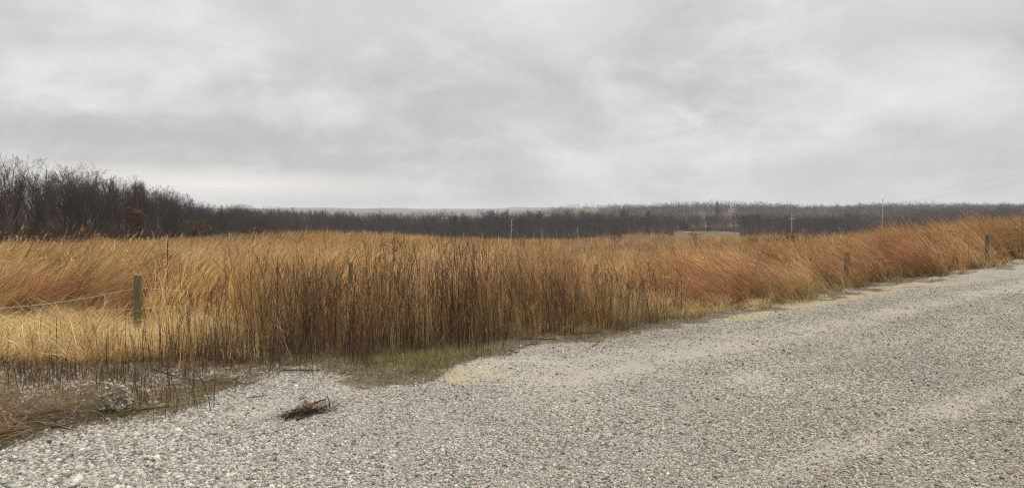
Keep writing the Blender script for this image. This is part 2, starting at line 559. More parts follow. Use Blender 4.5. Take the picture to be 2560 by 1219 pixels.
def ground_material():
    m, t = new_mat("gravel_and_soil")
    tc = N(t, 'ShaderNodeTexCoord')
    A = lambda n: N(t, 'ShaderNodeAttribute', attribute_name=n).outputs['Fac']
    fine, veg, sand, green = A('fine'), A('veg'), A('sand'), A('green')

    def vor(scale, feature='F1'):
        v = N(t, 'ShaderNodeTexVoronoi', feature=feature, inputs={'Scale': scale, 'Randomness': 1.0})
        t.links.new(tc.outputs['Object'], v.inputs['Vector'])
        return v

    def noise(scale, detail=5.0, rough=0.6):
        n = N(t, 'ShaderNodeTexNoise', inputs={'Scale': scale, 'Detail': detail, 'Roughness': rough})
        t.links.new(tc.outputs['Object'], n.inputs['Vector'])
        return n.outputs['Fac']
    v1, v2 = vor(52.0), vor(120.0)

    def stones(v, gap):
        s = N(t, 'ShaderNodeSeparateColor'); t.links.new(v.outputs['Color'], s.inputs[0])
        c = ramp(t, s.outputs[0], [(0.0, (0.17, 0.157, 0.133)), (0.2, (0.29, 0.27, 0.228)), (0.6, (0.42, 0.388, 0.328)), (0.9, (0.53, 0.495, 0.43)), (1.0, (0.66, 0.625, 0.555))])
        warm = ramp(t, s.outputs[1], [(0.975, (0, 0, 0)), (0.985, (1, 1, 1))])
        c = mix_col(t, math_node(t, 'MULTIPLY', warm, 0.5), c, (0.42, 0.27, 0.12))
        g = ramp(t, v.outputs['Distance'], [(gap, (1, 1, 1)), (gap + 0.32, (0.30, 0.28, 0.25))])
        return mix_col(t, 1.0, c, g, 'MULTIPLY')
    coarse = stones(v1, 0.45)
    small = stones(v2, 0.55)
    dust = ramp(t, noise(7.0), [(0.3, (0.33, 0.295, 0.225)), (0.7, (0.44, 0.40, 0.32))])
    speck = ramp(t, noise(150.0, 2.0), [(0.36, (0.42, 0.42, 0.41)), (0.5, (1, 1, 1)), (0.66, (1.4, 1.4, 1.4))])
    dust = mix_col(t, 0.8, dust, speck, 'MULTIPLY')
    nb = noise(2.1, 6.0)
    mixf = math_node(t, 'ADD', fine, math_node(t, 'MULTIPLY', math_node(t, 'SUBTRACT', nb, 0.5), 1.0), clamp=True)
    c = mix_col(t, ramp(t, mixf, [(0.15, (0, 0, 0)), (0.5, (1, 1, 1))]), coarse, small)
    c = mix_col(t, math_node(t, 'MULTIPLY', ramp(t, mixf, [(0.40, (0, 0, 0)), (0.9, (1, 1, 1))]), 0.55), c, dust)
    big = ramp(t, noise(0.55, 4.0), [(0.3, (0.86, 0.86, 0.87)), (0.7, (1.08, 1.07, 1.05))])
    c = mix_col(t, 1.0, c, big, 'MULTIPLY')
    # damp darker ground towards the far lane of the road
    c = mix_col(t, sand, c, mix_col(t, 0.8, ramp(t, noise(5.0), [(0.3, (0.34, 0.265, 0.155)), (0.7, (0.45, 0.37, 0.235))]), speck, 'MULTIPLY'))
    soil = ramp(t, noise(9.0, 8.0, 0.7), [(0.3, (0.05, 0.038, 0.025)), (0.55, (0.13, 0.10, 0.062)), (0.75, (0.26, 0.205, 0.13))])
    soil = mix_col(t, math_node(t, 'MULTIPLY', ramp(t, noise(14.0), [(0.5, (0, 0, 0)), (0.6, (1, 1, 1))]), math_node(t, 'SUBTRACT', 1.0, green, clamp=True)), soil, (0.16, 0.12, 0.07))
    soil = mix_col(t, math_node(t, 'MULTIPLY', green, 0.75), soil, ramp(t, noise(25.0), [(0.3, (0.05, 0.055, 0.02)), (0.7, (0.17, 0.16, 0.07))]))
    c = mix_col(t, A('dirty'), c, mix_col(t, 1.0, c, (.87, .845, .79), 'MULTIPLY'))
    soil = mix_col(t, A('far'), soil, ramp(t, noise(.8), [(.35, (.10, .066, .034)), (.65, (.17, .112, .056))]))
    vf = math_node(t, 'ADD', veg, math_node(t, 'MULTIPLY', math_node(t, 'SUBTRACT', noise(6.0, 6.0, 0.7), 0.5), 1.3))
    vf = ramp(t, vf, [(0.40, (0, 0, 0)), (0.58, (1, 1, 1))])
    c = mix_col(t, vf, c, soil)
    b = N(t, 'ShaderNodeBsdfPrincipled', inputs={'Roughness': 0.95, 'Specular IOR Level': 0.15})
    t.links.new(c, b.inputs['Base Color'])
    hgt = math_node(t, 'ADD', math_node(t, 'MULTIPLY', v1.outputs['Distance'], -0.9), math_node(t, 'MULTIPLY', v2.outputs['Distance'], -0.5))
    bp = N(t, 'ShaderNodeBump', inputs={'Strength': 0.7, 'Distance': 0.012})
    t.links.new(hgt, bp.inputs['Height'])
    t.links.new(bp.outputs[0], b.inputs['Normal'])
    out(t, b.outputs[0])
    return m


M_ground = ground_material()
M_lawn = plain("mown_lawn", (0.125, 0.105, 0.036), 1.0, 0.3, 0.3, spec=0.0)
M_hill = plain("wooded_hill", (0.075, 0.068, 0.062), 1.0, 0.45, 0.03, spec=0.0)
M_pale_road = plain("pale_concrete", (0.25, 0.235, 0.22), 1.0, 0.1, 0.5, spec=0.0)
M_grass = leafy("dry_grass", 0.14)
M_stem = leafy("dead_stems", 0.12)
M_twig = leafy("tree_bark", 0.0, 1.0, 0.28)
M_wood_far = leafy("far_bark", 0.0)
M_stone = leafy("crushed_stone", 0.0)
M_leaf = leafy("dry_leaf", 0.25)

# ------------------------------------------------------------------ terrain mesh, split into ground, gravel road, lawn and hills
ang_f = np.linspace(-50, 50, 520)
ang_s = np.r_[np.linspace(52, 90, 14), np.linspace(98, 262, 16), np.linspace(270, 308, 14)]
angs = np.r_[ang_f, ang_s] * D2R
radii = np.r_[0.25, 0.8, np.exp(np.linspace(math.log(1.5), math.log(6000), 500))]
A_, R_ = np.meshgrid(angs, radii, indexing='ij')
gx = (np.sin(A_) * R_).ravel(); gy = (np.cos(A_) * R_).ravel()
gz = height(gx, gy)
na, nr = len(angs), len(radii)
ppx, ppy = project(gx, np.maximum(gy, 0.3), gz)
front = gy > 1.0


def road_coords(x, y):
    """distance along / across the road: runs from lower left up to the right"""
    d = np.array([0.66, 0.75])
    return x * d[0] + y * d[1], x * d[1] - y * d[0]


def zone_values(x, y, z):
    px, py = project(x, np.maximum(y, 0.3), z)
    fr = y > 1.0
    g = edge(GRAVEL, px) + (fbm(x, y, 0.5, 4, 2.0) - .5) * 62
    ver = edge(VERGE, px)
    veg = np.where(fr, np.clip(0.5 + (g - py) / 34.0, 0, 1), 0.0)
    # stony open ground left of the verge keeps gravel showing
    stony = np.exp(-((px - 300) / 330) ** 2) * np.clip((py - ver) / 20, 0, 1)
    veg = veg - 0.36 * stony * np.where((fbm(x, y, .55, 2, 71.0) > .5), 1.25, .25) * (1 - .9 * np.exp(-(((px - 300) / 75) ** 2 + ((py - 1000) / 45) ** 2))) * (veg > 0.5) - 0.25 * np.exp(-(((px - 680) / 90) ** 2 + ((py - 925) / 22) ** 2))
    s, w = road_coords(x, y)
    wob = (fbm(s * 0.6, w, 1.2, 2, 4.0) - .5) * 0.6
    lanes = lambda c, h: np.exp(-((w + wob - c) / h) ** 2)
    fine = 0.10 + 0.78 * lanes(-5.2, 0.55) + 0.62 * lanes(-3.55, 0.5) + 0.45 * lanes(-2.1, 0.5) + 0.35 * lanes(0.5, 1.2)
    fine = fine + 0.75 * np.exp(-(((px - 1420) / 240) ** 2 + ((py - 925) / 36) ** 2))
    fine = fine + 0.28 * np.exp(-(((px - 650) / 160) ** 2 + ((py - 1040) / 40) ** 2))
    def lane(pts, wd, k):
        q = np.array(pts, float)
        return k * np.exp(-((py - np.interp(px, q[:, 0], q[:, 1])) / np.interp(px, q[:, 0], wd if np.ndim(wd) else [wd] * len(q))) ** 2) * np.clip((px - q[0, 0]) / 150 + 1, 0, 1)
    fine = fine * .45
    fine += lane([(1250, 928), (1500, 914), (1800, 868), (2100, 812), (2300, 768), (2560, 712), (2800, 668)], [24, 30, 22, 20, 15, 11, 9], .8)
    fine += lane([(1700, 1240), (1950, 1180), (2200, 1085), (2400, 1010), (2560, 955), (2800, 880)], [26, 34, 34, 28, 24, 20], .62)
    fine += lane([(1500, 1010), (1800, 960), (2100, 890), (2350, 825), (2560, 770), (2800, 715)], [10, 14, 14, 12, 10, 8], .30)
    fine += 0.5 * np.exp(-(((px - 1420) / 240) ** 2 + ((py - 925) / 34) ** 2)) + 0.25 * np.exp(-(((px - 650) / 160) ** 2 + ((py - 1040) / 40) ** 2))
    fine = np.clip(fine, 0, 1)
    e = g - py
    sand = np.exp(-((px - 1150) / 95) ** 2 - ((py - 938) / 20) ** 2) * 0.9
    srow = np.interp(px, [1780, 1860, 1950, 2050, 2150, 2300], [802, 792, 772, 757, 738, 708])
    sand = sand + np.exp(-((py - srow) / 9.0) ** 2) * np.clip((px - 1740) / 100, 0, 1) * np.clip((2400 - px) / 200, 0, 1)
    sand = np.where(fr, np.clip(sand, 0, 1), 0)
    green = np.exp(-(((px - 1000) / 190) ** 2 + ((py - 900) / 26) ** 2)) * (.5 + 1.2 * fbm(x, y, .45, 3, 28.0)) + np.exp(-(((px - 470) / 50) ** 2 + ((py - 1005) / 22) ** 2)) + 0.8 * np.exp(-(((px - 300) / 120) ** 2 + ((py - 1030) / 22) ** 2))
    green = np.where(fr, np.clip(green * 1.2, 0, 1), 0)
    return veg, fine, sand, green


def dirtiness(x, y):
    return np.clip((np.arctan2(x, np.maximum(y, .1)) + .12) / .6, 0, 1) * .6 + .35 * (fbm(x, y, 1.8, 3, 55.0) - .4)


gveg, gfine, gsand, ggreen = zone_values(gx, gy, gz)
gdirty = np.clip(dirtiness(gx, gy), 0, 1)
ii, jj = np.meshgrid(np.arange(na), np.arange(nr - 1), indexing='ij')
i2 = (ii + 1) % na
quads = np.stack([ii * nr + jj, ii * nr + jj + 1, i2 * nr + jj + 1, i2 * nr + jj], -1).reshape(-1, 4)
qc_x = gx[quads].mean(1); qc_y = gy[quads].mean(1)
qveg = gveg[quads].mean(1); qr = np.hypot(qc_x, qc_y)
is_hill = qr > 1250
is_lawn = in_lawn(qc_x, qc_y)
is_road = (qveg < 0.5) & (qr < 40) & ~is_lawn
is_ground = ~(is_hill | is_lawn | is_road)


def sub_mesh(name, mask, mat, kind='structure', **kw):
    q = quads[mask]
    u, inv = np.unique(q, return_inverse=True)
    q = inv.reshape(q.shape)
    o = mesh_np(name, np.c_[gx, gy, gz][u], q, mat, attrs=dict(veg=gveg[u], fine=gfine[u], sand=gsand[u], green=ggreen[u], dirty=gdirty[u], far=np.clip((np.hypot(gx, gy)[u] - 22) / 30, 0, 1)), smooth=True)
    return tag(o, kind=kind)


sub_mesh("gravel_road", is_road, M_ground)
sub_mesh("ground", is_ground, M_ground)
sub_mesh("lawn", is_lawn, M_lawn)
sub_mesh("hills", is_hill, M_hill)
# centre cap under the camera
cap = np.arange(na) * nr
mesh_np("gravel_road", np.r_[np.c_[gx, gy, gz][cap], [[0, 0, 0]]], np.stack([np.arange(na), (np.arange(na) + 1) % na, np.full(na, na)], -1)[:, ::-1], M_ground,
        attrs={k: np.zeros(na + 1) for k in ('veg', 'fine', 'sand', 'green', 'dirty', 'far')})["kind"] = 'structure'

# pale road that bends past the lawn
pp = [at_range(p, y) for p, y in ((1655, 460), (1672, 415), (1686, 385), (1700, 358), (1716, 335), (1738, 318), (1765, 309), (1800, 307), (1840, 312))]
pp = np.array(pp)
tt = np.linspace(0, len(pp) - 1, 60)
ctr = np.stack([np.interp(tt, np.arange(len(pp)), pp[:, k]) for k in range(2)], -1)
tg = np.gradient(ctr, axis=0); tg /= np.linalg.norm(tg, axis=1, keepdims=True)
nrm = np.stack([-tg[:, 1], tg[:, 0]], -1)
L_ = ctr + nrm * 1.4; R2 = ctr - nrm * 1.4
vv = np.concatenate([np.c_[L_, height(L_[:, 0], L_[:, 1]) + .25], np.c_[R2, height(R2[:, 0], R2[:, 1]) + .25]])
k_ = np.arange(59)
tag(mesh_np("pale_road", vv, np.stack([k_, k_ + 1, k_ + 61, k_ + 60], -1), M_pale_road), kind='structure')

# ------------------------------------------------------------------ loose stones of the gravel
def ico():
    p = (1 + 5 ** .5) / 2
    v = np.array([(-1, p, 0), (1, p, 0), (-1, -p, 0), (1, -p, 0), (0, -1, p), (0, 1, p), (0, -1, -p), (0, 1, -p), (p, 0, -1), (p, 0, 1), (-p, 0, -1), (-p, 0, 1)], float)
    v /= np.linalg.norm(v, axis=1, keepdims=True)
    f = np.array([(0, 11, 5), (0, 5, 1), (0, 1, 7), (0, 7, 10), (0, 10, 11), (1, 5, 9), (5, 11, 4), (11, 10, 2), (10, 7, 6), (7, 1, 8), (3, 9, 4), (3, 4, 2), (3, 2, 6), (3, 6, 8), (3, 8, 9), (4, 9, 5), (2, 4, 11), (6, 2, 10), (8, 6, 7), (9, 8, 1)])
    return v, f


ICO_V, ICO_F = ico()


def stone_cloud(pos, rad, col):
    n = len(pos)
    v = ICO_V[None] * rng.uniform(0.55, 1.30, (n, 12, 1)) * np.stack([rng.uniform(.7, 1.25, n), rng.uniform(.7, 1.25, n), rng.uniform(.45, .85, n)], -1)[:, None]
    a = rng.uniform(0, 6.283, n); tl = rng.normal(0, .45, n)
    ca, sa, ct, st = np.cos(a), np.sin(a), np.cos(tl), np.sin(tl)
    x, y, z = v[..., 0], v[..., 1], v[..., 2]
    y, z = y * ct[:, None] - z * st[:, None], y * st[:, None] + z * ct[:, None]
    x, y = x * ca[:, None] - y * sa[:, None], x * sa[:, None] + y * ca[:, None]
    v = np.stack([x, y, z], -1) * rad[:, None, None] + pos[:, None]
    f = (ICO_F[None] + np.arange(n)[:, None, None] * 12).reshape(-1, 3)
    return v.reshape(-1, 3), f, np.repeat(col, 12, axis=0)


def scatter(n, pmin, pmax, ymin, ymax):
    """log-uniform in distance, even in direction"""
    y = np.exp(rng.uniform(math.log(ymin), math.log(ymax), n))
    x = (rng.uniform(pmin, pmax, n) - CX) / F * y
    return x, y


def stone_colours(n):
    g = np.clip(rng.normal(0.39, 0.12, n), 0.10, 0.75)
    c = np.stack([g * 1.0, g * 0.935, g * 0.805], -1)
    k = rng.random(n)
    c[k < 0.018] = np.array([0.40, 0.31, 0.19]) * rng.uniform(.6, 1.2, ((k < 0.018).sum(), 1))
    c[(k > .04) & (k < 0.044)] = np.array([0.27, 0.20, 0.14])
    c[(k > .05) & (k < 0.10)] = np.array([0.15, 0.142, 0.13])
    return c


x, y = scatter(330000, -150, 2720, 3.2, 15)
z = height(x, y)
veg, fine, sand, green = zone_values(x, y, z)
pxs, pys = project(x, y, z)
left = np.clip((1000 - pxs) / 700, 0, 1)
nz = fbm(x, y, 0.45, 3, 21.0)
keep = rng.random(len(x)) < np.clip((1.0 - 0.74 * fine + 0.25 * left + (nz - .5) * 1.2), 0.05, 1) * np.where(veg < .5, 1, np.where(veg < .75, .40, 0.10)) * (1 - 0.6 * sand)
keep &= (pys > edge(VERGE, pxs) - 25)
x, y, z = x[keep], y[keep], z[keep]
n = len(x)
rad = np.clip(rng.lognormal(math.log(0.0060), 0.36, n), 0.0035, 0.020) * (1 + 0.55 * left[keep]) * np.clip(y / 5.0, 1, 2.2) ** 0.5
dd = np.clip(dirtiness(x, y), 0, 1)[:, None]
rad *= (1 - .14 * dd[:, 0])
v, f, c = stone_cloud(np.c_[x, y, z + rad * 0.28], rad, stone_colours(n) * (1.04 * (1 - dd) + np.array([.88, .85, .78]) * dd))
tag(mesh_np("gravel", v, f, M_stone, c), 'loose grey and white crushed limestone covering the road', 'gravel', kind='stuff')

# ------------------------------------------------------------------ grass colours
def lerp(a, b, t):
    t = np.asarray(t)[:, None]
    return np.asarray(a) * (1 - t) + np.asarray(b) * t


def vary(c, s=0.18, h=0.05):
    n = len(c)
    return np.clip(c * np.exp(rng.normal(0, s, (n, 1))) * np.exp(rng.normal(0, h, (n, 3))), 0.01, 0.95)


# lodged reddish swaths: photo column, distance, radius, strength
SWATHS = [(60, 11.6, 1.5, 1.0), (345, 13.4, 1.3, 1.0), (1390, 13.5, 1.6, .6), (1210, 12.5, 1.2, .35), (1790, 13.3, 1.6, 1.0), (1930, 14.8, 1.3, .7), (2200, 19.0, 2.2, 1.0), (2330, 24.0, 2.6, 1.0), (2080, 16.5, 1.4, .6)]


def swath(x, y):
    s = np.zeros(len(x))
    for p, d, r, k in SWATHS:
        s = np.maximum(s, k * np.exp(-(((x - (p - CX) / F * d) ** 2 + (y - d) ** 2) / r ** 2)))
    return np.clip(s * 1.25 - .08, 0, 1)


def field_far(p):
    return np.interp(p, [-300, 0, 200, 350, 480, 600, 720, 1000, 1500, 1655, 1690, 1800, 1850, 2200, 2600, 2900], [66, 70, 84, 104, 125, 130, 130, 130, 135, 150, 122, 122, 150, 150, 150, 150])


def tussock_points(n, ymin, ymax, per, spread):
    """grass grows in tufts: points gathered round tuft centres"""
    m = max(1, n // per)
    cx, cy = scatter(m, -330, 2900, ymin, ymax)
    k = rng.integers(0, m, n)
    s = spread * np.maximum(cy[k] / 11, .8)
    dx, dy = rng.normal(0, s), rng.normal(0, s)
    return cx[k] + dx, cy[k] + dy, cx[k], cy[k], k, m, dx, dy


def prairie(n, ymin, ymax, wk, segs, per, spread):
    x, y, tx, ty, tk, tm, dx, dy = tussock_points(n, ymin, ymax, per, spread)
    z = height(x, y)
    px, py = project(x, y, z)
    ok = (py < edge(TALL, px) + (fbm(x, y, .7, 2, 8.0) - .5) * 30) & (y < field_far(px)) & ~in_lawn(x, y)
    ok &= ~((px > 540) & (px < 1400) & (py > edge(TALL, px) - 34) & (rng.random(len(x)) < np.interp(px, [540, 740, 1250, 1400], [0, .7, .7, 0])))   # weeds stand in front here
    x, y, z, px, py, tx, ty, tk, dx, dy = (q[ok] for q in (x, y, z, px, py, tx, ty, tk, dx, dy))
    n = len(x)
    jt = rng.random((tm, 5))[tk]                      # one throw of the dice per tuft
    sw = swath(x, y)
    u = np.clip((px + 100) / 2700, 0, 1)
    patch = fbm(x, y, np.maximum(y * .22, 3.0), 3, 14.0)
    fine_p = fbm(x, y, 1.6, 2, 50.0)
    gold, tan, rust, red, dark = (.66, .42, .152), (.51, .33, .145), (.385, .21, .077), (.33, .15, .065), (.062, .041, .026)
    c = lerp(gold, rust, np.clip(u * 1.1 + .02 + .50 * np.clip((y - 16) / 14, 0, 1) * np.interp(px, [300, 900], [.45, 1]) + (patch - .5) * .9 + (jt[:, 0] - .5) * .7, 0, 1))
    c = lerp(c, tan, np.clip((fine_p - .45) * 1.8, 0, .7))
    dk = np.clip((fbm(x, y, np.maximum(y * .12, 2.0), 3, 71.0) - .60) * 5, 0, 1) * (y > 26)
    dk = np.maximum(dk, np.exp(-(((px - 560) / 260) ** 2)) * np.clip((y - 34) / 20, 0, 1) * .85)
    for pc, yc, wp, wy, kk in ((1480, 62, 150, 6, .9), (1650, 95, 160, 7, .5), (1400, 88, 200, 5, .45), (1950, 56, 110, 8, .8), (1240, 50, 90, 6, .5), (900, 44, 220, 5, .4)):
        dk = np.maximum(dk, np.exp(-(((px - pc) / wp) ** 2 + ((y - yc) / wy) ** 2)) * kk)
    c = lerp(c, dark, np.where(rng.random(n) < dk, .8, 0))
    c = lerp(c, red, sw * .92)
    c = lerp(c, dark, np.where(rng.random(n) < .20, .75, 0))
    pale = rng.random(n) < np.where(y < 11, .03, .10)
    c[pale] = lerp((.78, .57, .30), c[pale], np.full(pale.sum(), .25))
    c = vary(c, .26, .05) * np.where(y < 24, .78 + .44 * jt[:, 1], .86 + .2 * jt[:, 1])[:, None]
    hum = fbm(x, y, 1.15, 2, 87.0); hum2 = fbm(x, y, 1.5, 2, 93.0); hum3 = fbm(x, y, 1.3, 2, 99.0)
    hk = np.where(y < 27, 1.0, .45)
    c = c * (1 + hk * (hum3 - .5) * 1.3)[:, None]
    hum4 = fbm(x, y, 1.7, 2, 105.0)
    c = lerp(c, (.72, .52, .26), np.clip((hum4 - .57) * 4.5, 0, .65) * hk)
    c = lerp(c, (.20, .125, .06), np.clip((.40 - hum4) * 4.5, 0, .6) * hk)
    c = lerp(c, red, np.clip((hum2 - .56) * 4, 0, .6) * (px > 1150) * hk)
    hgt = np.where(y < 25, np.interp(px, [0, 500, 800, 1000, 2050, 2200], [.82, .84, .88, .80, .80, .92]), .80) * (1 - .12 * np.exp(-((px - 1600) / 330) ** 2)) * (1.0 + hk * np.clip((hum - .5) * 2.1, -.45, .30)) * (.98 + .34 * (patch - .5)) * (.72 + .5 * jt[:, 2]) * rng.uniform(.72, 1.12, n)
    hgt *= 1 + .30 * np.exp(-(((px - 2330) / 130) ** 2)) * (y > 17) * (y < 30) - .16 * np.exp(-(((px - 2080) / 120) ** 2)) * (y < 30)
    hgt *= np.where((px > 1330) & (y < np.interp(px, [1330, 1492, 2119, 2471, 2800], [14, 14.2, 16.6, 20, 26])), np.where(px > 2000, .92, .84), 1)
    hgt *= (1 - .14 * sw) * (1 - .45 * np.exp(-((px - 872) / 34) ** 2) * (y < 15)) * (1 - .2 * np.exp(-((px - 1492) / 22) ** 2) * (y < 14.6))
    L = hgt * np.where((px > 560) & (px < 1250) & (y < 16), 1.12, 1.42) 
    hgt *= 1
    wind = fbm(x, y, 3.0, 2, 61.0)
    out_az = np.arctan2(dx, dy)
    az = .05 - .30 * x / y + (wind - .5) * .8 + (hum2 - .5) * 2.2 * hk + (jt[:, 3] - .5) * .8 + rng.normal(0, .26, n) - sw * .35 * np.sign(x)
    th1 = np.clip(1.08 + rng.normal(0, .13, n) + .5 * (wind - .5) + (hum3 - .5) * 1.6 * hk + (jt[:, 4] - .5) * .7 + sw * .8, .1, 2.1)
    th0 = np.clip(rng.normal(.38, .08, n) + sw * .3, 0, .95)
    mid = (px > 560) & (px < 1250) & (y < 16)
    th1 = np.where(mid, th1 * .55, th1); th0 = np.where(mid, th0 * .4, th0)
    w = np.maximum(0.0042, wk * y) * rng.uniform(.6, 1.4, n) * (1 + .2 * sw) * np.where(pale, .62, 1)
    s = strips(np.c_[x, y, z], L, az, th0, th1, w, c, segs, 1.25, taper=.35)
    return s, (x, y, z, px, L, sw, c, u)


parts = []
s, info = prairie(90000, 8.0, 26, 0.00088, 5, 30, .10)
parts.append(s)
x, y, z, px, L, sw, c, u = info
# seed heads: two or three fingers at the tip
hd = rng.random(len(x)) < .62
for k in range(2):
    i = np.where(hd)[0]
    m = len(i)
    cc = vary(lerp(lerp(c[i], (.46, .27, .15), np.full(m, .6)), (.36, .15, .085), np.clip(sw[i] * 1.1, 0, 1)), .2)
    parts.append(strips(s['tip'][i], rng.uniform(.09, .2, m), s['az'][i] + rng.normal(0, .5, m), s['th'][i] + rng.normal(0, .25, m), s['th'][i] + rng.uniform(.1, .7, m),
                        np.maximum(.006, .0009 * y[i]) * rng.uniform(.6, 1.3, m), cc, 3, 1.0, wprof=[.5, 1, .8, .15]))
# curled dry blades from the stems
i = np.where(rng.random(len(x)) < np.interp(px, [0, 900, 1150, 1600, 2000], [.6, .6, 1, 1, .7]))[0]
m = len(i)
lvl = rng.integers(1, 4, m)
parts.append(strips(s['P'][i, lvl], rng.uniform(.18, .5, m), rng.uniform(0, 6.283, m), rng.uniform(.2, .8, m), rng.uniform(1.2, 2.8, m), np.maximum(.006, .00075 * y[i]) * rng.uniform(.7, 1.2, m),
                    vary(lerp(c[i], (.60, .42, .20), np.full(m, .45)), .22), 4, 1.0, taper=.2))
# lodged reddish swaths: plumes combed over by the wind
for p_, d_, r_, k_s in SWATHS:
    if k_s < .55:
        continue
    m = int(650 * k_s * (r_ / 1.4) ** 1.2)
    sx = (p_ - CX) / F * d_ + rng.normal(0, r_ * .42, m); sy = d_ + rng.normal(0, r_ * .30, m)
    dome = np.exp(-(((sx - (p_ - CX) / F * d_) / r_) ** 2 + ((sy - d_) / r_) ** 2))
    sz = height(sx, sy) + (.30 + .62 * rng.random(m)) * (.45 + .6 * dome)
    hd_ = 1.15 if p_ < 1000 else -1.05
    cc = vary(lerp((.25, .10, .048), (.50, .28, .15), rng.random(m) ** 1.4), .22, .05)
    parts.append(strips(np.c_[sx, sy, sz], rng.uniform(.35, .75, m), hd_ + (fbm(sx, sy, .8, 2, 31.0) - .5) * 1.2 + rng.normal(0, .42, m), rng.uniform(.45, 1.15, m), rng.uniform(1.25, 2.2, m), np.maximum(.005, .0008 * d_) * rng.uniform(.6, 1.25, m), cc, 4, 1.0, wprof=[.6, .8, 1, .9, .3]))
far, fi = prairie(105000, 23, 152, 0.00054, 4, 14, .12)
parts.append(far)
v, f, c = join_strips(parts)
tag(mesh_np("prairie_grass", v, f, M_grass, c), 'tall golden and rust dry prairie grass filling the field behind the rope', 'grass', kind='stuff')

# ------------------------------------------------------------------ short straw in front of the field
def between(n, top, bot, pmin, pmax, pad=14, ymin=4.0, ymax=26):
    x, y = scatter(n, pmin, pmax, ymin, ymax)
    z = height(x, y)
    px, py = project(x, y, z)
    j = (fbm(x, y, .5, 2, 17.0) - .5) * 2 * pad
    ok = (py > edge(top, px) - 22 + j) & (py < edge(bot, px) + j)
    return x[ok], y[ok], z[ok], px[ok], py[ok]


def mat_of_straw(n, pmin, pmax, ymin, ymax, cols, l0, l1, per, azm):
    m = n // per
    cx, cy = scatter(m, pmin, pmax, ymin, ymax)
    k = rng.integers(0, m, n)
    x = cx[k] + rng.normal(0, .075, n); y = cy[k] + rng.normal(0, .075, n)
    z = height(x, y)
    px, py = project(x, y, z)
    j = (fbm(x, y, .5, 2, 17.0) - .5) * 34
    ok = (py > edge(TALL, px) - 26 + j) & (py < edge(VERGE, px) + j * .6)
    x, y, z, px, k = x[ok], y[ok], z[ok], px[ok], k[ok]
    n = len(x)
    jt = rng.random((m, 4))[k]
    big = fbm(x, y, 1.0, 2, 9.9)
    c = vary(lerp(cols[0], cols[1], np.clip(jt[:, 0] * .8 + (big - .5) * 1.6 + .1, 0, 1)), .25)
    dk = rng.random(n) < .14
    c[dk] *= .38
    c *= (.7 + .5 * jt[:, 3:4])
    L = rng.uniform(l0, l1, n) * (.25 + 1.25 * jt[:, 1]) * (.6 + .9 * np.clip((big - .3) * 2, 0, 1))
    if pmax < 700:
        L = L * np.interp(py[ok], [760, 815, 842, 900], [.5, .38, .85, .9]) * (1 - .62 * np.exp(-((px - 345) / 70) ** 2))
    az = azm + (jt[:, 2] - .5) * 6 + rng.normal(0, .85, n)
    return strips(np.c_[x, y, z], L, az, rng.uniform(0, .7, n), rng.uniform(.7, 1.9, n) + jt[:, 3] * .8, np.maximum(.004, .00075 * y) * rng.uniform(.7, 1.3, n), c, 4, 1.0, wig=.12, taper=.3)


parts = [mat_of_straw(85000, -300, 640, 6, 14, ((.90, .68, .36), (.62, .42, .19)), .3, .75, 45, -.2),
         mat_of_straw(70000, 1230, 2750, 7.5, 30, ((.60, .44, .20), (.27, .195, .085)), .2, .5, 40, .4)]
v, f, c = join_strips(parts)
tag(mesh_np("straw_grass", v, f, M_grass, c), 'short pale matted straw along the near edge of the field', 'grass', kind='stuff')

# ------------------------------------------------------------------ dark dead weed stems in the middle
x, y = scatter(60000, 430, 1720, 7.0, 13.5)
z = height(x, y)
px, py = project(x, y, z)
dens = np.interp(px, [380, 500, 600, 700, 850, 1180, 1300, 1450, 1600, 1720], [.05, .14, .28, .5, .74, .74, .62, .50, .30, .08]) * np.clip(1 - (y - np.interp(px, [430, 1000, 1700], [8.2, 8.6, 10.0])) / 3.6, .06, 1)
dens = dens * np.clip(fbm(x, y, .5, 2, 40.0) * 2.0 - .35, .08, 1)
ok = (py < edge(VERGE, px) + 6) & (rng.random(len(x)) < dens * .25)
x, y, z, px = x[ok], y[ok], z[ok], px[ok]
n = len(x)
c = vary(lerp((.048, .032, .024), (.19, .12, .07), rng.random(n) ** 1.4), .25)
st = strips(np.c_[x, y, z], (.40 + 1.0 * rng.random(n) ** .9) * (.6 + .8 * fbm(x, y, .8, 2, 44.0)) * (1 - .35 * np.exp(-((px - 872) / 26) ** 2)) * np.interp(px, [430, 640, 1300, 1700], [.7, 1, .95, .75]), rng.uniform(0, 6.283, n), np.abs(rng.normal(0, .10, n)), np.abs(rng.normal(0, .30, n)), rng.uniform(.005, .0095, n), c, 4, 1.0, wig=.3, taper=.45)
parts = [st]
for lo, hi, cnt in ((2, 3, 2), (3, 4, 3)):
    for _ in range(cnt):
        i = np.where(rng.random(n) < .45)[0]
        m = len(i)
        q = st['P'][i, lo] + (st['P'][i, hi] - st['P'][i, lo]) * rng.random((m, 1))
        parts.append(strips(q, rng.uniform(.07, .26, m), rng.uniform(0, 6.283, m), rng.uniform(.3, .9, m), rng.uniform(.2, .8, m), rng.uniform(.004, .008, m), c[i] * .95, 2, 1.0, wprof=[.8, .7, 1.2]))
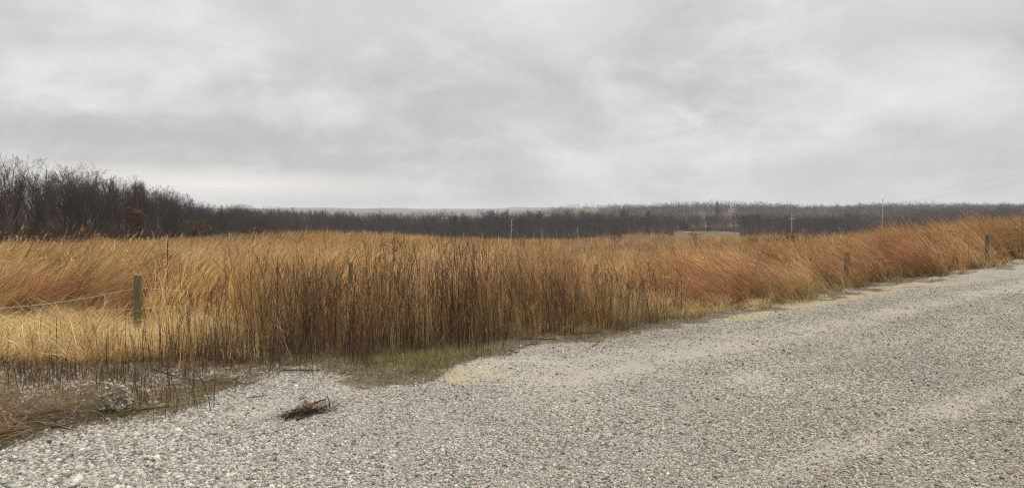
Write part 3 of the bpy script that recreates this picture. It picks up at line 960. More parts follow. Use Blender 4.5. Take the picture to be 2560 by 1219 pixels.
# snapped stems leaning across
m = 420
i = rng.integers(0, n, m)
parts.append(strips(np.c_[x[i], y[i] - .15, z[i]], rng.uniform(.5, 1.2, m), rng.uniform(0, 6.283, m), rng.uniform(.4, 1.1, m), rng.uniform(.6, 1.4, m), rng.uniform(.005, .009, m), vary(lerp((.12, .08, .05), (.40, .28, .16), rng.random(m)), .2), 4, 1.0, wig=.1, taper=.4))
v, f, c = join_strips(parts)
tag(mesh_np("dead_weed_stems", v, f, M_stem, c), 'thicket of dark brown upright dead weed stems in front of the golden grass', 'weeds', kind='stuff')

# ------------------------------------------------------------------ verge litter, stubble and green turf
parts = []
x, y, z, px, py = between(150000, VERGE, GRAVEL, -250, 2600, 10, 3.8, 20)
k = rng.random(len(x)) < np.where(px < 640, .55, np.where(px < 1320, .35, .30))
x, y, z, px = x[k], y[k], z[k], px[k]
n = len(x)
c = vary(lerp((.075, .05, .033), (.36, .26, .14), rng.random(n) ** 1.7), .25)
xl, yl, zl = x, y, z
parts.append(strips(np.c_[x, y, z + .004], rng.uniform(.04, .30, n) * (.5 + fbm(x, y, .35, 2, 5.5)), rng.uniform(0, 6.283, n), rng.uniform(.9, 1.5, n), rng.uniform(1.5, 2.0, n), np.maximum(.0035, .0006 * y) * rng.uniform(.7, 1.5, n), c, 3, 1.0, wig=.2, taper=.6))
m = 900                                   # matted dead tufts among the litter
tx, ty = scatter(m, -300, 1500, 3.8, 11)
k = rng.integers(0, m, 30000)
jt = rng.random((m, 4))[k]
x = tx[k] + rng.normal(0, .07, len(k)); y = ty[k] + rng.normal(0, .05, len(k)); z = height(x, y)
px, py = project(x, y, z)
ok = (py > edge(VERGE, px) - 8) & (py < edge(GRAVEL, px) - 6 + 16 * (jt[:, 3] - .5)) & (jt[:, 2] < np.interp(px, [0, 500, 900, 1400], [.75, .6, .55, .5]))
x, y, z, jt = x[ok], y[ok], z[ok], jt[ok]
n = len(x)
parts.append(strips(np.c_[x, y, z], rng.uniform(.06, .26, n) * (.5 + jt[:, 0]), jt[:, 1] * 6.28 + rng.normal(0, 1.0, n), rng.uniform(.2, 1.1, n), rng.uniform(.9, 2.1, n), np.maximum(.0035, .0006 * y), vary(lerp((.11, .075, .045), (.46, .32, .165), np.clip(jt[:, 2:3][:, 0] * 1.2 - .1 + rng.normal(0, .2, n), 0, 1)), .22), 3, 1.0, wig=.2, taper=.5))
# flakes of brown leaf litter
x, y = scatter(16000, -300, 1700, 3.8, 12)
z = height(x, y)
px, py = project(x, y, z)
ok = (py > edge(VERGE, px) - 14) & (py < edge(GRAVEL, px) + 4) & (rng.random(len(x)) < .25)
x, y, z = x[ok], y[ok], z[ok]
n = len(x)
parts.append(strips(np.c_[x, y, z + .006], rng.uniform(.02, .055, n), rng.uniform(0, 6.28, n), rng.uniform(1.0, 1.5, n), rng.uniform(1.2, 2.1, n), rng.uniform(.012, .03, n), vary(lerp((.12, .075, .045), (.36, .20, .10), rng.random(n) ** 2), .2), 2, 1.0, wprof=[.4, 1, .3]))
v, f, c = join_strips(parts)
tag(mesh_np("stem_litter", v, f, M_stem, c), 'fallen dark stems and straw lying on the stony verge', 'plant litter', kind='stuff')

parts = []
for (pc, rc, sp, sr, cnt, h0, h1) in ((225, 935, 95, 16, 520, .07, .20), (60, 950, 90, 22, 160, .06, .24), (330, 1010, 60, 16, 70, .06, .2), (690, 902, 190, 10, 420, .15, .6), (1080, 878, 110, 8, 200, .1, .45), (460, 905, 70, 10, 120, .2, .7), (420, 1010, 40, 18, 70, .10, .4), (640, 925, 120, 14, 140, .06, .2), (360, 900, 130, 12, 170, .2, .6), (90, 900, 120, 10, 60, .2, .5)):
    ps = rng.normal(pc, sp, cnt); rs = rng.normal(rc, sr, cnt)
    g = np.array([on_ground(a, b) for a, b in zip(ps[:: max(1, cnt // 40)], rs[:: max(1, cnt // 40)])])
    b = g[rng.integers(0, len(g), cnt)] + np.c_[rng.normal(0, .11, (cnt, 2)), np.zeros(cnt)]
    b[:, 2] = height(b[:, 0], b[:, 1]) - .01
    parts.append(strips(b, rng.uniform(h0, h1, cnt), rng.uniform(0, 6.283, cnt), np.abs(rng.normal(0, .12, cnt)), np.abs(rng.normal(0, .25, cnt)), rng.uniform(.004, .008, cnt), vary(lerp((.05, .032, .022), (.15, .095, .055), rng.random(cnt)), .2), 3, 1.0, wig=.15, taper=.7))
v, f, c = join_strips(parts)
tag(mesh_np("weed_stubble", v, f, M_stem, c), 'dark cut weed stubble standing on the stony ground at left', 'stubble', kind='stuff')

x, y = scatter(150000, -200, 1400, 4.2, 10.5)
z = height(x, y)
veg, fine, sand, green = zone_values(x, y, z)
px, py = project(x, y, z)
ok = (rng.random(len(x)) < green * np.clip(fbm(x, y, .3, 2, 1.5) * 2.2 - .5, .05, 1) * 1.0) & (veg > .12 + .3 * rng.random(len(x))) & (py > edge(VERGE, px) - 20)
x, y, z = x[ok], y[ok], z[ok]
n = len(x)
c = vary(lerp((.12, .13, .04), (.36, .30, .13), rng.random(n) ** .9), .2, .08)
tur = strips(np.c_[x, y, z], rng.uniform(.03, .10, n) * (.6 + 1.4 * fbm(x, y, .25, 2, 12.0) ** 2 * 2), rng.uniform(0, 6.283, n), rng.uniform(.1, .7, n), rng.uniform(.8, 1.8, n), np.maximum(.003, .0006 * y), c, 3, 1.0)
tag(mesh_np("turf", tur['v'], tur['q'], M_grass, tur['c']), 'thin green and tan turf between the weeds and the gravel', 'turf', kind='stuff')

# ------------------------------------------------------------------ trees
def perp(d):
    r = np.array([random.gauss(0, 1) for _ in range(3)])
    r -= d * r.dot(d)
    return r / (np.linalg.norm(r) + 1e-9)


def grow(style, seed, levels=4):
    """Polylines of a bare tree about 1 unit tall: list of (points, radii, level)."""
    random.seed(seed)
    res = []
    st = dict(round=(.36, 46, .80, .10, .055, .58), upright=(.26, 28, .52, .12, .04, .76), slender=(.42, 32, .36, .12, .035, .85), vase=(.34, 34, 1.0, .10, .05, .48), bush=(.05, 42, .70, .06, .12, .9), wild=(.35, 58, .50, .02, .20, .8))[style]
    t0, ang, lf, trop, wob, tl = st
    counts = {4: (13, 7, 5, 5), 3: (10, 6, 5), 2: (8, 7)}[levels]

    def br(p, d, L, r, lev):
        n = (8, 6, 4, 3)[lev] if lev < 4 else 2
        pts, rad = [p.copy()], [r]
        for i in range(n):
            d = d + perp(d) * random.gauss(0, wob * (1 + .35 * lev)) + np.array([0, 0, trop * (1 if lev else .5)])
            d /= np.linalg.norm(d)
            p = p + d * L / n
            pts.append(p.copy())
            rad.append(r * (1 - .78 * (i + 1) / n))
        pts = np.array(pts)
        res.append((pts, np.array(rad), lev))
        if lev >= len(counts):
            return
        c = counts[lev]
        c = max(2, int(round(c * random.uniform(.75, 1.25))))
        a0 = random.uniform(0, 6.28)
        for k in range(c):
            lo = t0 if lev == 0 else .22
            t = lo + (1 - lo) * ((k + random.random() * .8) / c)
            j = min(int(t * n), n - 1); fr = t * n - j
            q = pts[j] + (pts[j + 1] - pts[j]) * fr
            dd = pts[j + 1] - pts[j]; dd /= np.linalg.norm(dd)
            u = np.cross(dd, [0.13, 0.7, 0.7]); u /= np.linalg.norm(u) + 1e-9
            w = np.cross(dd, u)
            a0 += 2.4 + random.gauss(0, .4)
            sd = u * math.cos(a0) + w * math.sin(a0)
            th = (ang + random.gauss(0, 9)) * D2R * (1 - .3 * t * (lev == 0))
            nd = dd * math.cos(th) + sd * math.sin(th)
            ll = L * (lf if lev == 0 else random.uniform(.45, .6)) * (1.15 - (.65 if tl > .7 else .35) * t if lev == 0 else 1.1 - .5 * t) * random.uniform(.75, 1.2)
            rr = (rad[j] + (rad[j + 1] - rad[j]) * fr) * random.uniform(.5, .68)
            br(q, nd, ll, max(rr, .0009), lev + 1)

    if style == 'bush':
        for k in range(7):
            a = random.uniform(0, 6.28); s_ = random.uniform(.1, .55)
            d = np.array([math.cos(a) * s_, math.sin(a) * s_, 1.0]); d /= np.linalg.norm(d)
            br(np.array([math.cos(a) * .05, math.sin(a) * .05, 0]), d, random.uniform(.6, .9), .012, 1)
    else:
        lean = np.array([random.gauss(0, .05), random.gauss(0, .05), 1.0]); lean /= np.linalg.norm(lean)
        br(np.zeros(3) - lean * .02, lean, tl, .0200, 0)
    top = max(p[0][:, 2].max() for p in res)
    return [(p / top, r / top, l) for p, r, l in res]


def ribbons(polys, wmin):
    """thin twigs as flat strips, each turned its own way"""
    V, Q, b = [], [], 0
    for pts, rad in polys:
        n = len(pts)
        d = pts[-1] - pts[0]; d = d / (np.linalg.norm(d) + 1e-9)
        s = perp(d)
        w = np.maximum(rad, wmin)[:, None] * s
        V.append(np.stack([pts - w, pts + w], 1).reshape(-1, 3))
        i = np.arange(n - 1)[:, None] * 2
        Q.append(np.concatenate([i, i + 1, i + 3, i + 2], 1) + b)
        b += n * 2
    return np.concatenate(V), np.concatenate(Q)


def tree_parts(style, seed, levels, wmin, bark, twig, wthick=None):
    pl = grow(style, seed, levels)
    lim = 1
    thick = [(p, np.maximum(r, wthick or .0026)) for p, r, l in pl if l <= lim]
    thin = [(p, r) for p, r, l in pl if l > lim]
    tv, tf = tubes(thick, 5, False)
    cv, cq = ribbons(thin, wmin)
    return (tv, tf, np.tile(bark, (len(tv), 1))), (cv, cq, np.tile(twig, (len(cv), 1)))


STYLES = ['round', 'upright', 'slender', 'vase', 'upright', 'round', 'vase', 'upright', 'round', 'slender']
near_protos = []
for k, stl in enumerate(STYLES):
    bark = np.array([.062, .050, .042]) * random.uniform(.7, 2.2)
    twig = np.array([.068, .053, .045]) * random.uniform(.8, 1.35)
    t_, c_ = tree_parts(stl, 100 + k, 4, .00062, bark, twig)
    tv, tf, tc_ = t_
    cv, cq, cc = c_
    near_protos.append((mesh_np("trunk", tv, tf, M_twig, tc_), mesh_np("crown", cv, cq, M_twig, cc)))
mid_protos = []
for k, stl in enumerate(['round', 'upright', 'vase', 'slender', 'round', 'upright', 'vase', 'round']):
    t_, c_ = tree_parts(stl, 200 + k, 3, .0036, np.array([.050, .042, .037]), np.array([.056, .047, .042]) * random.uniform(.85, 1.3), .004)
    v, f, c = join([t_, c_])
    mid_protos.append(mesh_np("bare_tree", v, f, M_twig, c))


def put_tree(proto, x, y, hgt, label, group=None, rz=None, wide=1.0, z=None, cat='tree'):
    z = float(height(x, y)[0]) - .15 if z is None else z
    r = empty("bare_tree", (x, y, z), random.uniform(0, 6.28) if rz is None else rz)
    r.scale = (hgt * wide, hgt * wide, hgt)
    for p in proto:
        c = p.copy()
        COL.objects.link(c)
        c.parent = r
    tag(r, label, cat, group)
    return r


def put_mid(proto, x, y, hgt, label, group=None, wide=1.0):
    c = proto.copy()
    COL.objects.link(c)
    c.location = (x, y, float(height(x, y)[0]) - .3)
    c.rotation_euler = (0, 0, random.uniform(0, 6.28))
    c.scale = (hgt * wide, hgt * wide, hgt)
    return tag(c, label, 'tree', group)


# left wood: front line (photo column, distance) and the rows of the tree tops
FRONT = np.array([(-260, 72), (-120, 73), 
                  (0, 78), (200, 92), (350, 113), (480, 145), (600, 185), (720, 235), (800, 275), (900, 300)], float)
TOPS = _curve([(-260, 380), (-60, 388), (60, 380), (130, 392), (160, 425), (215, 412), (250, 425), (330, 442), (380, 462), (420, 472), (470, 482), (500, 500), (560, 510), (640, 514), (720, 519), (800, 521), (900, 524)])
wp = np.c_[(FRONT[:, 0] - CX) / F * FRONT[:, 1], FRONT[:, 1]]
seg = np.r_[0, np.cumsum(np.hypot(*np.diff(wp, axis=0).T))]
nl = 0
G_LEFT = 'bare trees of the wood left of the field'
for row in range(4):
    sp = 4.6 + row * .5
    for s_ in np.arange(row * 1.7, seg[-1], sp):
        q = np.array([np.interp(s_ + random.uniform(-1.5, 1.5), seg, wp[:, k]) for k in (0, 1)])
        # step back from the field edge
        q = q + np.array([-.62, .78]) * (row * 5.5 + random.uniform(-1.5, 1.5))
        pcol = CX + F * q[0] / q[1]
        if pcol < -300 or pcol > 900:
            continue
        top = np.interp(pcol, *TOPS)
        H = z_at(top, q[1]) - float(height(*q)[0])
        H *= random.choice([random.uniform(.66, .85), random.uniform(.85, 1.0), random.uniform(.95, 1.05)])
        if row == 0 and random.random() < .3:
            H *= random.uniform(.5, .8)
        H = max(H, 4)
        put_tree(random.choice(near_protos), q[0], q[1], H, 'bare grey-brown tree in the crowded wood along the left side of the field', G_LEFT, wide=random.uniform(.85, 1.15))
        nl += 1
# trees of that wood that stand out
for pcol, Y, top, k, lab in ((25, 79, 377, 3, 'tall dark bare tree with upswept branches nearest the left frame edge'),
                             (118, 84, 386, 0, 'broad bare tree with fine reddish twigs beside the tallest trees of the left wood'),
                             (200, 91, 402, 5, 'tall bare tree with open spreading crown standing above its neighbours in the left wood'),
                             (345, 112, 433, 1, 'narrow pointed bare tree at the step in the left wood skyline'),
                             (440, 142, 459, 8, 'round-crowned bare tree standing alone above the sloping skyline of the left wood'),
                             (603, 190, 508, 5, 'small round-crowned bare tree at the low end of the left wood')):
    b = at_range(pcol, Y)
    put_tree(near_protos[k], b[0], b[1], z_at(top, Y) - b[2], lab, None, wide=1.1)

# trees across the valley, front rows
G_MID = 'bare trees of the far tree line behind the field'
G_RIGHT = 'bare trees beyond the field on the right'
for row in range(2):
    for pcol in np.arange(820 + row * 9, 2700, 25 if row == 0 else 27):
        p = pcol + random.uniform(-8, 8)
        Y = 292 + row * 14 + random.uniform(-7, 7) + 10 * math.sin(p * .004)
        if 1684 < p < 1852:
            Y = 408 + row * 14 + random.uniform(-3, 3) + abs(p - 1750) * .1
        top = np.interp(p, [820, 850, 950, 1050, 1130, 1300, 1400, 1480, 1620, 1690, 1800, 1880, 1950, 2080, 2160, 2260, 2400, 2560, 2700], [521, 528, 520, 527, 519, 520, 527, 516, 524, 534, 530, 528, 526, 524, 538, 540, 552, 556, 556])
        b = at_range(p, Y)
        H = (z_at(top, Y) - b[2]) * random.uniform(.78, 1.04)
        right = p > 1880
        put_mid(random.choice(mid_protos), b[0], b[1], max(H, 4), 'bare brown tree in the thin wood beyond the field on the right' if right else 'bare dark grey tree in the tree line across the valley behind the field', G_RIGHT if right else G_MID, wide=random.uniform(.85, 1.2))
# lone ones
b = at_range(2130, 252)
put_tree(near_protos[8], b[0], b[1], z_at(503, 252) - b[2], 'dark leaning bare tree with twisted crown left of the nearest power pole', rz=1.0, wide=1.15).rotation_euler = (0, .16, 1.0)
b = at_range(1795, 455)
put_mid(mid_protos[3], b[0], b[1], z_at(499, 455) - b[2], 'tall thin bare tree rising above the ridge behind the lawn', wide=.8)
t_, c_ = tree_parts('vase', 301, 3, .0030, np.array([.40, .37, .33]), np.array([.24, .21, .18]), .006)
v, f, c = join([t_, c_])
b = at_range(768, 262)
o = mesh_np("bare_tree", v, f, M_twig, c)
o.location = b; H = z_at(528, 262) - b[2]; o.scale = (H * 1.1, H * 1.1, H)
tag(o, 'pale white-barked bare tree in the middle of the far tree line', 'tree')
for p, Y in ((1730, 384), (1737, 375), (1745, 366), (1769, 372), (1780, 386), (1791, 374)):
    b = at_range(p, Y)
    put_mid(mid_protos[(p * 7) % 8], b[0], b[1], z_at(531 + (p % 5), Y) - b[2], 'dark bare tree with its trunk standing on the pale lawn', 'trees standing on the lawn', wide=1.0)


def leafy_shrub(style, seed, nleaf, bark, leafc, lsize, spread=1.0):
    pl = grow(style, seed, 3)
    thick = [(p, np.maximum(r, .004)) for p, r, l in pl if l <= 1]
    thin = [(p, r) for p, r, l in pl if l > 1]
    a = tubes(thick, 4, False); b_ = ribbons(thin, .0035)
    w_ = join([(a[0], a[1], np.tile(bark, (len(a[0]), 1))), (b_[0], b_[1], np.tile(bark, (len(b_[0]), 1)))])
    ends = np.concatenate([p[0][1:] for p in thin])
    q = ends[rng.integers(0, len(ends), nleaf)] + rng.normal(0, .02, (nleaf, 3))
    l_ = strips(q, rng.uniform(.5, 1.4, nleaf) * lsize, rng.uniform(0, 6.28, nleaf), rng.uniform(.3, 2.4, nleaf), rng.uniform(.6, 2.8, nleaf), rng.uniform(.4, .9, nleaf) * lsize, vary(np.tile(leafc, (nleaf, 1)), .25), 2, 1.0, wprof=[.5, 1, .3])
    return w_, l_


def put_leafy(name, style, seed, px, Y, hgt, nleaf, leafc, lsize, label, cat, wide=1.0):
    w_, l_ = leafy_shrub(style, seed, nleaf, np.array([.07, .05, .04]), leafc, lsize)
    b = at_range(px, Y)
    r = empty(name, (b[0], b[1], b[2] - .1)); r.scale = (hgt * wide, hgt * wide, hgt)
    mesh_np("trunk", w_[0], w_[1], M_twig, w_[2], parent=r)
    mesh_np("crown", l_['v'], l_['q'], M_leaf, l_['c'], parent=r)
    return tag(r, label, cat)


put_leafy("oak_sapling", 'upright', 401, 350, 104, 7.0, 520, (.17, .080, .032), .06, 'small oak holding rusty orange leaves at the foot of the left wood', 'tree', 1.2)
put_leafy("oak_sapling", 'round', 402, 488, 132, 6.6, 620, (.16, .095, .032), .06, 'small rounded oak with yellow-brown leaves, farther along the left wood', 'tree', 1.15)
put_leafy("oak_sapling", 'upright', 403, 326, 108, 9.0, 240, (.17, .11, .04), .045, 'thin oak with scattered yellow leaves just left of the rusty oak', 'tree', .9)
put_leafy("juniper", 'bush', 404, 1711, 352, 6.5, 2600, (.022, .028, .018), .09, 'dark evergreen juniper beside the pale road by the lawn', 'tree', 1.0)
put_leafy("evergreen_shrub", 'bush', 405, 1769, 334, 3.0, 900, (.035, .05, .04), .10, 'small round evergreen bush on the lawn behind the middle power pole', 'shrub', .9)

# bare shrubs standing in the field
bush_m = []
for k in range(3):
    pl = grow('bush', 500 + k, 3)
    a = tubes([(p, np.maximum(r, .004)) for p, r, l in pl if l <= 1], 4, False)
    b_ = ribbons([(p, r) for p, r, l in pl if l > 1], .0035)
    v, f, c = join([(a[0], a[1], np.tile([.06, .045, .035], (len(a[0]), 1))), (b_[0], b_[1], np.tile([.075, .052, .04], (len(b_[0]), 1)))])
    bush_m.append(mesh_np("bare_shrub", v, f, M_twig, c))
for p, Y, h_, w_, lab in ((1540, 84, 2.5, 1.3, 'small dark bare shrub alone in the middle of the rolling field'),
                          (1990, 52, 1.9, 1.5, 'low dark thicket of bare twigs in the field under the power pole'),
                          (1968, 54, 1.6, 1.5, 'bare shrub at the left end of the dark thicket in the field'),
                          (1738, 76, 2.0, .8, 'small forked bare shrub in the field just before the lawn'),
                          (1302, 60, 1.9, .9, 'thin grey bare shrub showing above the grass below the dip in the field'),
                          (1880, 62, 1.5, 1.0, 'small bare shrub between the lawn and the dark thicket'),
                          (983, 24, 2.0, .5, 'twiggy dead shrub rising from the grass above the second rope post')):
    o = bush_m[int(p) % 3].copy()
    COL.objects.link(o)
    b = at_range(p, Y)
    o.location = b; o.scale = (h_ * w_, h_ * w_, h_)
    o.rotation_euler = (0, 0, p)
    tag(o, lab, 'shrub')
for o in bush_m: bpy.data.objects.remove(o)

# the wood behind and on the slopes: one mass
def far_wood(n, pmin, pmax, ymin, ymax, hmin, hmax, name, label, col, ok_fn=None, nt=6, tw=46):
    y = np.exp(rng.uniform(math.log(ymin), math.log(ymax), n))
    p = rng.uniform(pmin, pmax, n)
    x = (p - CX) / F * y
    ok = np.ones(n, bool)
    if ok_fn is not None:
        ok = ok_fn(p, y)
    x, y, p = x[ok], y[ok], p[ok]
    n = len(x)
    z = height(x, y) - .3
    H = rng.uniform(hmin, hmax, n) * (0.62 + .76 * fbm(x, y, 45, 2, 3.0))
    crown = rng.uniform(.22, .36, n) * H
    g = vary(np.tile(col, (n, 1)), .25, .06)
    parts = [strips(np.c_[x, y, z], H * .6, rng.uniform(0, 6.28, n), np.abs(rng.normal(0, .05, n)), np.abs(rng.normal(0, .12, n)), np.maximum(H * .026, y * .0007), g * .85, 3, 1.0, yaw=np.arctan2(-x, y) * -1, taper=.1)]
    P = parts[0]['P']
    m = n * nt
    i = np.repeat(np.arange(n), nt)
    t = rng.uniform(.35, .98, m)
    q = P[i, 0] + (P[i, -1] - P[i, 0]) * t[:, None]
    parts.append(strips(q, crown[i] * rng.uniform(.6, 1.1, m), rng.uniform(0, 6.28, m), rng.uniform(.5, 1.1, m) * (1.15 - .5 * t), rng.uniform(.1, .6, m), np.maximum(H[i] * .009, y[i] * .0004), g[i], 2, 1.0, taper=.4))
    # fine twigs fill a rounded crown, pointing out from its middle
    m2 = n * tw
    j = rng.integers(0, n, m2)
    d = rng.normal(0, 1, (m2, 3)); d /= np.linalg.norm(d, axis=1, keepdims=True)
    rr = rng.random(m2) ** .45
    ctr = P[j, 0] + (P[j, -1] - P[j, 0]) * .98
    ctr[:, 2] = z[j] + H[j] * .60
    q = ctr + d * rr[:, None] * np.c_[crown[j], crown[j], H[j] * .34]
    azt = np.arctan2(d[:, 0], d[:, 1]) + rng.normal(0, .5, m2)
    tht = np.clip(np.arccos(np.clip(d[:, 2], -1, 1)) * .6 + rng.normal(0, .25, m2), 0, 1.7)
    parts.append(strips(q, H[j] * rng.uniform(.05, .13, m2), azt, tht, tht * .7, np.maximum(H[j] * .006, y[j] * .00045), g[j] * 1.12, 1, 1.0, taper=.5))
    v, f, c = join_strips(parts)
    return tag(mesh_np(name, v, f, M_wood_far, c), label, 'wood', kind='stuff')


def clear(p, y):
    k = ~((np.abs(p - 1826) < 4) & (y < 690)) & ~((np.abs(p - 1465) < 30) & (y > 900) & (y < 1290)) & ~((p > 1684) & (p < 1852) & (y < 402))
    return k


far_wood(2300, -900, 900, 78, 420, 10, 15, "wood_behind", 'grey mass of bare trees deep inside the left wood', (.055, .045, .040),
         lambda p, y: (y > np.interp(p, FRONT[:, 0], FRONT[:, 1]) + 22) & (y < np.interp(p, FRONT[:, 0], FRONT[:, 1]) + 110))
far_wood(2800, 800, 2750, 262, 460, 10, 15, "wood_across_valley", 'dense bare wood filling the valley behind the front trees', (.055, .047, .043), clear)
far_wood(5200, 1380, 2800, 430, 1250, 10, 16, "wood_on_slope", 'hazy bare wood covering the far slope on the right', (.056, .047, .042), clear, 3, 26)
far_wood(2400, 650, 1500, 430, 1250, 9, 13, "wood_on_valley_floor", 'hazy bare wood in the valley toward the hills', (.056, .047, .042), clear, 3, 24)
far_wood(5200, 500, 2800, 1280, 2600, 10, 15, "wood_on_hills", 'blue-grey woods along the distant hill tops', (.07, .064, .062), lambda p, y: (p > 1560) | (y < 1700), 1, 14)

# brush under the trees
def brush(n, pmin, pmax, y0, y1, hmin, hmax, name, label):
    p = rng.uniform(pmin, pmax, n)
    y = y0(p) + (y1(p) - y0(p)) * rng.random(n) ** 1.3
    x = (p - CX) / F * y
    z = height(x, y) - .1
    k = ~in_lawn(x, y) & ~((p > 1684) & (p < 1852) & (y < 400))
    x, y, z, p = x[k], y[k], z[k], p[k]
    n = len(x)
    c = vary(lerp((.055, .040, .030), (.115, .080, .050), rng.random(n) ** 2), .25)
    hh = rng.uniform(hmin, hmax, n) * (.5 + fbm(x, y, 9.0, 2, 2.0))
    s = strips(np.c_[x, y, z], hh, rng.uniform(0, 6.28, n), rng.uniform(0, .5, n), rng.uniform(.1, 1.1, n), np.maximum(.03, .00045 * y), c, 3, 1.0, wig=.3, taper=.5)
    m = n * 2
    i = np.repeat(np.arange(n), 2)
    s2 = strips(s['P'][i, rng.integers(1, 3, m)], hh[i] * rng.uniform(.25, .5, m), rng.uniform(0, 6.28, m), rng.uniform(.3, 1.2, m), rng.uniform(.2, 1.2, m), np.maximum(.022, .00035 * y[i]), c[i] * 1.1, 2, 1.0)
    v, f, c = join_strips([s, s2])
    return tag(mesh_np(name, v, f, M_twig, c), label, 'undergrowth', kind='stuff')


fr_ = lambda p: np.interp(p, FRONT[:, 0], FRONT[:, 1])
brush(27000, -900, 900, lambda p: fr_(p) - 4, lambda p: fr_(p) + 20, 1.2, 4.6, "undergrowth", 'dark tangled undergrowth at the foot of the left wood')
brush(15000, 800, 2720, lambda p: np.where((p > 1684) & (p < 1852), 404.0, 262.0), lambda p: np.where((p > 1684) & (p < 1852), 450.0, 330.0), 1.5, 5.0, "undergrowth", 'dark brown undergrowth at the foot of the far tree line')
for a, b in near_protos:
    bpy.data.objects.remove(a); bpy.data.objects.remove(b)
for a in mid_protos:
    bpy.data.objects.remove(a)

# ------------------------------------------------------------------ rope fence
def post_material():
    m, t = new_mat("weathered_post")
    tc = N(t, 'ShaderNodeTexCoord')
    mp = N(t, 'ShaderNodeMapping'); mp.inputs['Scale'].default_value = (18, 18, 1.6)
    t.links.new(tc.outputs['Object'], mp.inputs[0])
    oi = N(t, 'ShaderNodeObjectInfo')
    n1 = N(t, 'ShaderNodeTexNoise', inputs={'Scale': 2.2, 'Detail': 8.0, 'Roughness': 0.7})
    n1.noise_dimensions = '4D'
    t.links.new(mp.outputs[0], n1.inputs['Vector'])
    t.links.new(math_node(t, 'MULTIPLY', oi.outputs['Random'], 20), n1.inputs['W'])
    c = ramp(t, n1.outputs['Fac'], [(.28, (.05, .047, .028)), (.5, (.115, .112, .062)), (.7, (.20, .195, .125)), (.85, (.30, .29, .22))])
    n2 = N(t, 'ShaderNodeTexNoise', inputs={'Scale': 5.0, 'Detail': 5.0})
    t.links.new(tc.outputs['Object'], n2.inputs['Vector'])
    c = mix_col(t, ramp(t, n2.outputs['Fac'], [(.52, (0, 0, 0)), (.7, (.3, .3, .3))]), c, (.10, .125, .08))
    b = N(t, 'ShaderNodeBsdfPrincipled', inputs={'Roughness': .9, 'Specular IOR Level': .15})
    t.links.new(c, b.inputs['Base Color'])
    bp = N(t, 'ShaderNodeBump', inputs={'Strength': .6, 'Distance': .006})
    t.links.new(n1.outputs['Fac'], bp.inputs['Height'])
    t.links.new(bp.outputs[0], b.inputs['Normal'])
    out(t, b.outputs[0])
    return m


M_post = post_material()
M_endgrain = plain("post_end", (.20, .185, .13), .95, .35, 40)
M_rope = leafy("pale_rope", 0.0)
M_wire = plain("grey_wire", (.42, .41, .39), .6, .2, 60)


def make_post(r, h, lean):
    zz = np.r_[-.35, np.linspace(0, h - .012, 14), h]
    rr = np.r_[r * 1.04, r * (1.02 + .02 * np.cos(np.linspace(0, 9, 14))), r * .93]
    pts = np.c_[zz * lean[0], zz * lean[1], zz]
    v, f = tubes([(pts, rr)], 20, False)
    a = np.arctan2(v[:, 1] - v[:, 2] * lean[1], v[:, 0] - v[:, 2] * lean[0])
    off = 1 + .035 * np.sin(a * 3 + 1) + .02 * np.sin(a * 7 + v[:, 2] * 5)
    v[:, 0] = v[:, 2] * lean[0] + (v[:, 0] - v[:, 2] * lean[0]) * off
    v[:, 1] = v[:, 2] * lean[1] + (v[:, 1] - v[:, 2] * lean[1]) * off
    ring = v[-20:]
    c0 = ring.mean(0) + np.array([0, 0, .004])
    ve = np.r_[ring, [c0]]
    fe = np.stack([np.arange(20), (np.arange(20) + 1) % 20, np.full(20, 20)], -1)
    return (v, f), (ve, fe)


POSTS = [(-560, 9.6, .055, 1.0, (0, 0)), (335, 10.9, .060, 1.0, (.04, .0)), (875, 14.5, .054, 1.0, (.0, .02)), (1492, 14.5, .060, .97, (-.01, .0)), (2119, 17.0, .064, .93, (.015, 0)), (2471, 20.5, .062, 1.0, (-.02, .01)), (2790, 26.0, .07, 1.0, (0, 0))]
PLAB = ['', 'weathered greenish wooden post standing clear in pale straw at the left end of the rope',
        'grey-green wooden post whose top just shows above the dark weed stems',
        'weathered wooden post almost hidden in grass left of the yellow tape',
        'dark green wooden post standing in rust-coloured grass beside the gravel road',
        'green wooden post farthest up the road, half hidden in brown grass', '']
attach, attach2 = [], []
for k, (p, Y, r, h, ln_) in enumerate(POSTS):
    b = at_range(p, Y)
    attach.append(b + np.array([ln_[0] * .78, ln_[1] * .78, h - (.23 if k != 2 else .15)]))
    attach2.append(b + np.array([ln_[0] * .4, ln_[1] * .4, .39]))
    if k in (0, 6):
        continue
    root = empty("fence_post", b)
    (v, f), (ve, fe) = make_post(r, h, ln_)
    mesh_np("shaft", v, f, M_post, smooth=True, parent=root)
    mesh_np("end_grain", ve, fe, M_endgrain, parent=root)
    tag(root, PLAB[k], 'post', 'wooden posts of the rope fence')


def span(a, b, sag, n=22):
    t = np.linspace(0, 1, n)[:, None]
    q = a + (b - a) * t
    q[:, 2] -= sag * 4 * (t * (1 - t))[:, 0]
    return q


